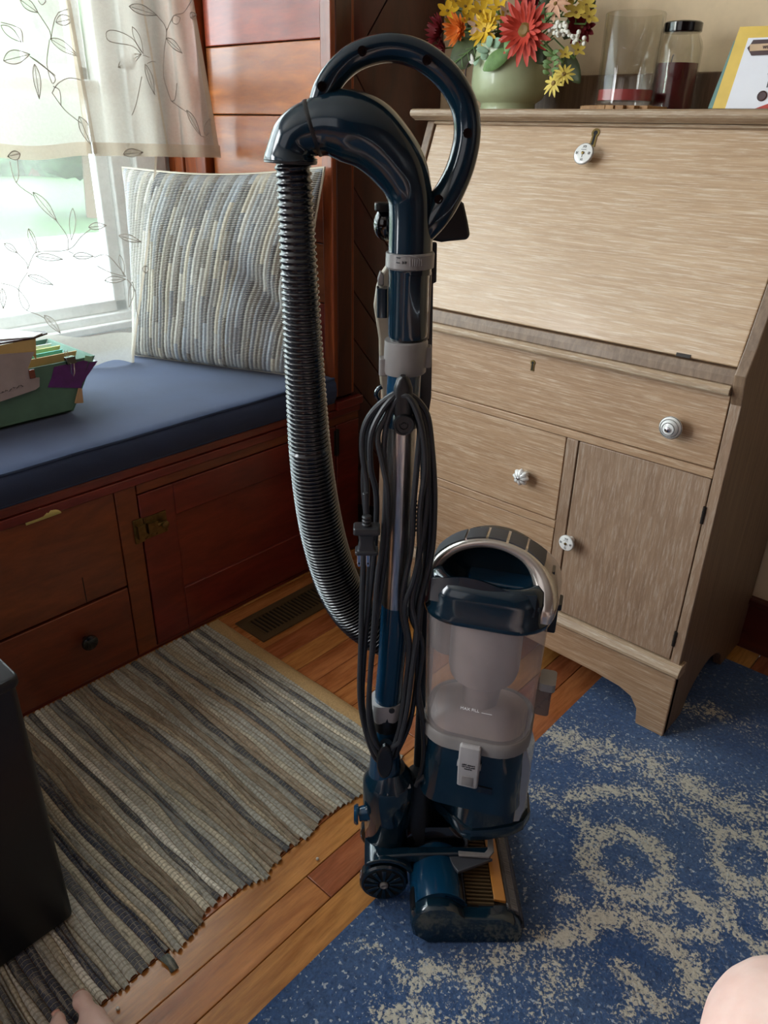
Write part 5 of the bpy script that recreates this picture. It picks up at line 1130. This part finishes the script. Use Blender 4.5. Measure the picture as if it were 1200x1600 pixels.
def leafm(a, b_, w_, mat, parent, Y0, Y1, name='leaf', curl=.004, n=8):
    A = ony(*a, Y0); C_ = ony(*b_, Y1); d = C_-A; sd = d.cross(Vector((0, 1, 0))).normalized(); W_ = w_*depth(A)/FPX; b = B(); vs = []
    for i in range(n+1):
        t = i/n; h = W_*math.sin(PI*min(.985, t*.95+.03))**.75
        for s__ in (-1, 0, 1): vs.append(A+d*t+sd*h*s__+Vector((0, -curl*abs(s__)*math.sin(PI*t), 0)))
    b.add(vs, [(3*i+k, 3*i+k+1, 3*i+k+4, 3*i+k+3) for i in range(n) for k in (0, 1)]); return b.obj(name, mat, parent, ang=180, solid=.0006)
for k in range(9): leafm((862+rf.uniform(-3, 4), 84+k*4.5), (862+(-14 if k % 2 else 12), 78+k*4.5+rf.uniform(-3, 6)), 3, 'stem', ds, 1.445, 1.44, 'leaflet')
lb_ = thing('broad_leaf', 'broad dark green veined leaf hanging left of the vase', 'leaf', tuple(ony(715, 80, 1.47)))
leafm((752, 64), (704, 104), 22, 'leafd', lb_, 1.48, 1.455, 'leaf_blade', .006)
b = B(); b.tube([ony(752, 64, 1.477), ony(704, 104, 1.452)], .0009, 5)
for t, dx, dy in ((.25, -16, 4), (.45, -18, 6), (.65, -14, 8), (.25, 4, 18), (.45, 4, 20), (.65, 2, 18)):
    a0 = (752-48*t, 64+40*t); b.tube([ony(*a0, 1.474-.02*t), ony(a0[0]+dx*.8, a0[1]+dy*.8, 1.468-.02*t)], .0006, 4)
b.obj('leaf_veins', 'leafl', lb_)
def sololeaf(lab, a, b_, w_, mat, Y0, Y1, c_=.004): o = leafm(a, b_, w_, mat, None, Y0, Y1, 'leaf', c_); tag(o, lab, 'leaf'); return o
sololeaf('pale green blade leaf just left of the coral gerbera', (808, 48), (790, 82), 10, 'leafl', 1.45, 1.435)
sololeaf('large green leaf over the vase rim', (800, 76), (755, 110), 13, 'leafl', 1.45, 1.43); sololeaf('dark green leaf behind the drooping daisies', (880, 80), (906, 130), 14, 'leafd', 1.53, 1.53)
sololeaf('dark olive leaf between vase and berry sprig', (840, 70), (850, 100), 14, 'leafd', 1.50, 1.50); sololeaf('dark leaf tucked under the yellow daisy', (780, 50), (770, 84), 14, 'leafd', 1.48, 1.465)
sololeaf('dark leaf behind the orange flower', (735, 60), (760, 80), 12, 'leafd', 1.49, 1.48); sololeaf('slim bright green leaf above the white sprig', (848, 8), (852, 40), 4, 'leafl', 1.46, 1.445); sololeaf('slim bright green leaf crossing beside the peach daisy', (835, 34), (866, 20), 4, 'leafl', 1.46, 1.445)
sololeaf('olive leaf behind the golden blossoms', (880, 60), (930, 0), 16, 'leafd', 1.54, 1.54); sololeaf('olive leaf high behind the left cluster', (740, 60), (700, -20), 26, 'leafd', 1.54, 1.55); sololeaf('olive leaf high behind the gerbera', (810, 60), (860, -30), 34, 'leafd', 1.55, 1.56)
eu = thing('eucalyptus_sprig', 'pale blue-green sprig of small round leaves at the vase rim', 'sprig', tuple(ony(752, 90, 1.44)))
for (a, b_, w_) in (((764, 80), (744, 76), 5), ((762, 84), (752, 92), 7), ((748, 88), (742, 103), 5), ((760, 70), (770, 60), 8), ((770, 72), (784, 62), 7)): leafm(a, b_, w_, 'leafe', eu, 1.445, 1.435, 'leaflet', .002)
B().tube([ony(775, 85, 1.45), ony(760, 82, 1.447), ony(745, 92, 1.44), ony(738, 100, 1.438)], .0011, 5).obj('sprig_stem', 'stem', eu)
leafm((740, 100), (736, 84), 3, 'wht', eu, 1.438, 1.436, 'bud', .001); leafm((741, 99), (733, 96), 2.5, 'wht', eu, 1.438, 1.436, 'bud', .001)
tw = thing('brown_twig', 'thin dark curled twig drooping left of the vase', 'twig', tuple(ony(730, 105, 1.46))); B().tube([ony(a, b_, 1.46) for a, b_ in spl([(745, 92), (733, 98), (728, 108), (727, 122)], 4)], .0016, 5).obj('twig', 'maroon', tw)
# candles
co_ = thing('wood_coaster', 'flat coaster of small wooden strips under the clear glass candle', 'coaster', (-.752, 1.52, ZT))
cx, cy = ony(974, 165, 1.50).x, 1.50
for k in range(8):
    xx = cx-.068+k*.017; hw = math.sqrt(max(0, .072**2-(xx+.008-cx)**2)); bxo('wood_strip', (xx+.0005, cy-hw, ZT+.0002), (xx+.0165, cy+hw, ZT+.0072), 'cork', co_, .0008)
g1 = thing('glass_candle', 'tall clear glass candle with a little pink wax left at the bottom', 'candle', (cx, cy, ZT+.0075)); c = Vector((cx, cy, ZT+.0075)); R1 = .052
B().lathe([(R1-.004, .0), (R1, .003), (R1+.0005, .145), (R1-.0015, .147), (R1-.003, .145), (R1-.003, .008), (.001, .008)], c, (0, 0, 1), 48, cap=False).obj('glass', 'jar', g1, ang=50)
B().lathe([(R1-.0035, .0085), (R1-.0035, .026), (R1-.012, .0255), (.001, .025)], c, (0, 0, 1), 40).obj('wax', 'waxp', g1)
cx2 = ony(1047, 165, 1.59).x; g2 = thing('jar_candle', 'dark red jar candle with black lid standing behind the clear glass candle', 'candle', (cx2, 1.59, ZT)); c = Vector((cx2, 1.59, ZT)); R2 = .041
zl = ony(1050, 54, 1.59).z-ZT; zt3 = ony(1050, 36, 1.59).z-ZT; zw = ony(1050, 100, 1.59).z-ZT
B().lathe([(R2-.003, 0), (R2, .003), (R2, zl-.022), (R2-.003, zl-.012), (R2-.009, zl-.002), (R2-.009, zl+.004), (R2-.011, zl+.004), (R2-.011, zl-.002), (R2-.0025, zl-.022), (R2-.0025, .004), (.001, .004)], c, (0, 0, 1), 40, cap=False).obj('glass', 'jar', g2, ang=50)
B().lathe([(R2-.003, .0045), (R2-.003, zw), (.001, zw-.001)], c, (0, 0, 1), 36).obj('wax', 'waxr', g2)
B().tube([c+Vector((-.012, 0, zw)), c+Vector((-.011, 0, zw+.012)), c+Vector((-.009, 0, zw+.015))], .0011, 6).obj('wick', 'ink', g2)
B().lathe([(R2-.008, zl+.002), (R2-.0065, zl+.003), (R2-.0065, zt3-.002), (R2-.009, zt3)], c, (0, 0, 1), 36).obj('lid', 'blackgl', g2)
# greeting card leaning
Yc = 1.47
def cpn(a, b_, off=0): p = ony(a, b_, Yc+.0-off); t = (168-b_)/128.0; return Vector((p.x, p.y+.018*t, p.z))
gc = thing('greeting_card', 'yellow-bordered white card with a dark brown label leaning at the right end of the desk', 'card', tuple(cpn(1150, 166)))
wdt = .17
def cardp(pl, off, mat, name, t=.0012):
    return B().prism([cpn(a, b_, off) for a, b_ in pl], (0, t, 0)).obj(name, mat, gc)
cardp([(1113, 169.5), (1150, 40), (1330, 34), (1330, 170)], 0, 'card', 'card_face'); cardp([(1133, 169.5), (1164, 58), (1320, 52), (1320, 170)], .002, 'cardw', 'card_panel')
cardp([(1106, 169.5), (1142, 62), (1320, 56), (1320, 170)], -.006, 'teal', 'card_back')
cardp([(1163, 74), (1168, 68), (1172, 61), (1260, 57), (1264, 66), (1268, 74), (1262, 82), (1170, 86)], .0035, 'maroon', 'card_label', .0008)
cardp([(1167, 68), (1256, 63), (1256, 74), (1167, 79)], .0045, 'tanp', 'label_plate', .0006)
text('label_print', 'with love', .010, cpn(1206, 71, .0052), (1, 0, .0), (0, .14, 1), 'maroon', gc)
for k, s__ in enumerate(('With Best', 'Wishes on', 'Moving')): text('card_script', s__, .014, cpn(1196, 108+k*12, .0032), (1, 0, 0), (0, .14, 1), 'ink', gc, align='LEFT')
B().lathe([(.0078, 0), (.0078, .001), (.0062, .0016), (.006, .001), (.001, .0009)], cpn(1190, 150, .0025), (0, -1, .14), 20).obj('button_seal', 'maroon', gc)
cardp([(1180, 169.5), (1205, 160), (1260, 158), (1260, 169.5)], .0035, 'redp', 'red_flourish', .0006)
# ================================================================ PERSON: seated photographer's legs
pe = thing('person', "seated person's bare toes at lower left and bare knee at lower right of the photo", 'person', (.15, -.2, 0))
def blend(chains, vox, name, mat, parent, sm=6):
    b = B()
    for pts_, rads_ in chains:
        p2 = spl([tuple(p)+(r_,) for p, r_ in zip(pts_, rads_)], 6); b.tube([q_[:3] for q_ in p2], [q_[3] for q_ in p2], 18)
        b.sphere(p2[0][:3], p2[0][3], 12); b.sphere(p2[-1][:3], p2[-1][3], 12)
    o = b.obj(name, mat, parent, ang=180)
    md = o.modifiers.new('r', 'REMESH'); md.mode = 'VOXEL'; md.voxel_size = vox; md.use_smooth_shade = True
    md = o.modifiers.new('s', 'SMOOTH'); md.iterations = sm; md.factor = .5
    dg = bpy.context.evaluated_depsgraph_get(); me = bpy.data.meshes.new_from_object(o.evaluated_get(dg)); o.modifiers.clear(); o.data = me; me.shade_smooth(); return o
big = onz(125, 1558, .030); sec = onz(88, 1585, .026)
def toe(tip, back, r): return ([back, tip.lerp(back, .55)+Vector((0, 0, .005)), tip.lerp(back, .2)+Vector((0, 0, .002)), tip], [r*1.1, r*.85, r, r*.82])
fd = (Vector((-.97, .12, 0))).normalized(); sd_ = Vector((-fd.y, fd.x, 0))
ball = big-fd*.055+Vector((0, 0, .006))
ch = []
for k in range(5):
    off = sd_*(.0+.0225*k*.85)-fd*(0.0+.004*k*k*.5); tip = [big, sec][k]-fd*.0 if k < 2 else sec+sd_*(.019*(k-1))-fd*(.012*(k-1))
    tip = Vector((tip.x, tip.y, .012+[.0145, .0105, .010, .0095, .009][k]+.001)); r = [.0135, .0092, .0085, .0082, .0085][k]
    back = tip-fd*.045+Vector((0, 0, .012)); ch.append(toe(tip, back, r)); ch.append(([back, tip-fd*.13+Vector((0, 0, .035))-sd_*(.006*k)], [r*1.3, .022]))
heel = big-fd*.215; heel.z = .038; ank = heel+fd*.025+Vector((0, 0, .075)); ch.append(([heel, heel+fd*.05, big-fd*.11+sd_*.022+Vector((0, 0, .028))], [.028, .03, .028]))
ch.append(([heel, ank, Vector((-.44, .10, .28)), Vector((-.40, .0, .44)), Vector((-.37, -.04, .48)), Vector((-.14, -.24, .52)), Vector((.06, -.40, .54))], [.028, .036, .052, .056, .06, .078, .10]))
kn = Vector((.016, .440, .500))
ch.append(([Vector((.06, -.40, .54)), Vector((.20, -.38, .54)), Vector((.20, -.05, .54)), Vector((.11, .22, .530)), Vector((.045, .36, .510)), kn, Vector((.03, .462, .43)), Vector((.075, .44, .30)), Vector((.12, .42, .09))], [.10, .10, .09, .078, .070, .062, .058, .054, .036]))
ch.append(([Vector((.12, .42, .070)), Vector((.13, .49, .047)), Vector((.14, .56, .036))], [.032, .026, .016]))
body = blend(ch, .0045, 'legs', 'skin', pe, 8)
nb = B(); n = 10; tp_ = Vector((big.x, big.y, .0)) ; 
for tip, r, w_ in ((big, .0135, .0085), (sec, .0092, .0052)):
    c_ = Vector((tip.x, tip.y, .012+r+.001))+Vector((0, 0, r*.80))+fd*.004; b_ = []
    for i in range(-3, 4):
        for j in range(4):
            u = i/3; nb_ = c_+sd_*(w_*u)+fd*(-.010+.012*j/3)*(w_/.0085)+Vector((0, 0, -.0035*u*u*(w_/.0085)-.0022*(j/3)**2+.0012)); b_.append(nb_)
    nb.add(b_, [(i*4+j, i*4+j+1, (i+1)*4+j+1, (i+1)*4+j) for i in range(6) for j in range(3)])
nb.obj('toenails', 'nail', pe, ang=180, solid=.0008)
# small crumb and dust by the rug edge
for (a, b_), wh_ in (((496, 1342), 'far from the toes'), ((184, 1576), 'next to the toes')): 
    o = B().sphere(onz(a, b_, .003), .0028, 6).obj('crumb', 'wht', None); tag(o, 'tiny white crumb on the floorboards beside the rag rug, '+wh_, 'crumb', 'crumbs on the boards')
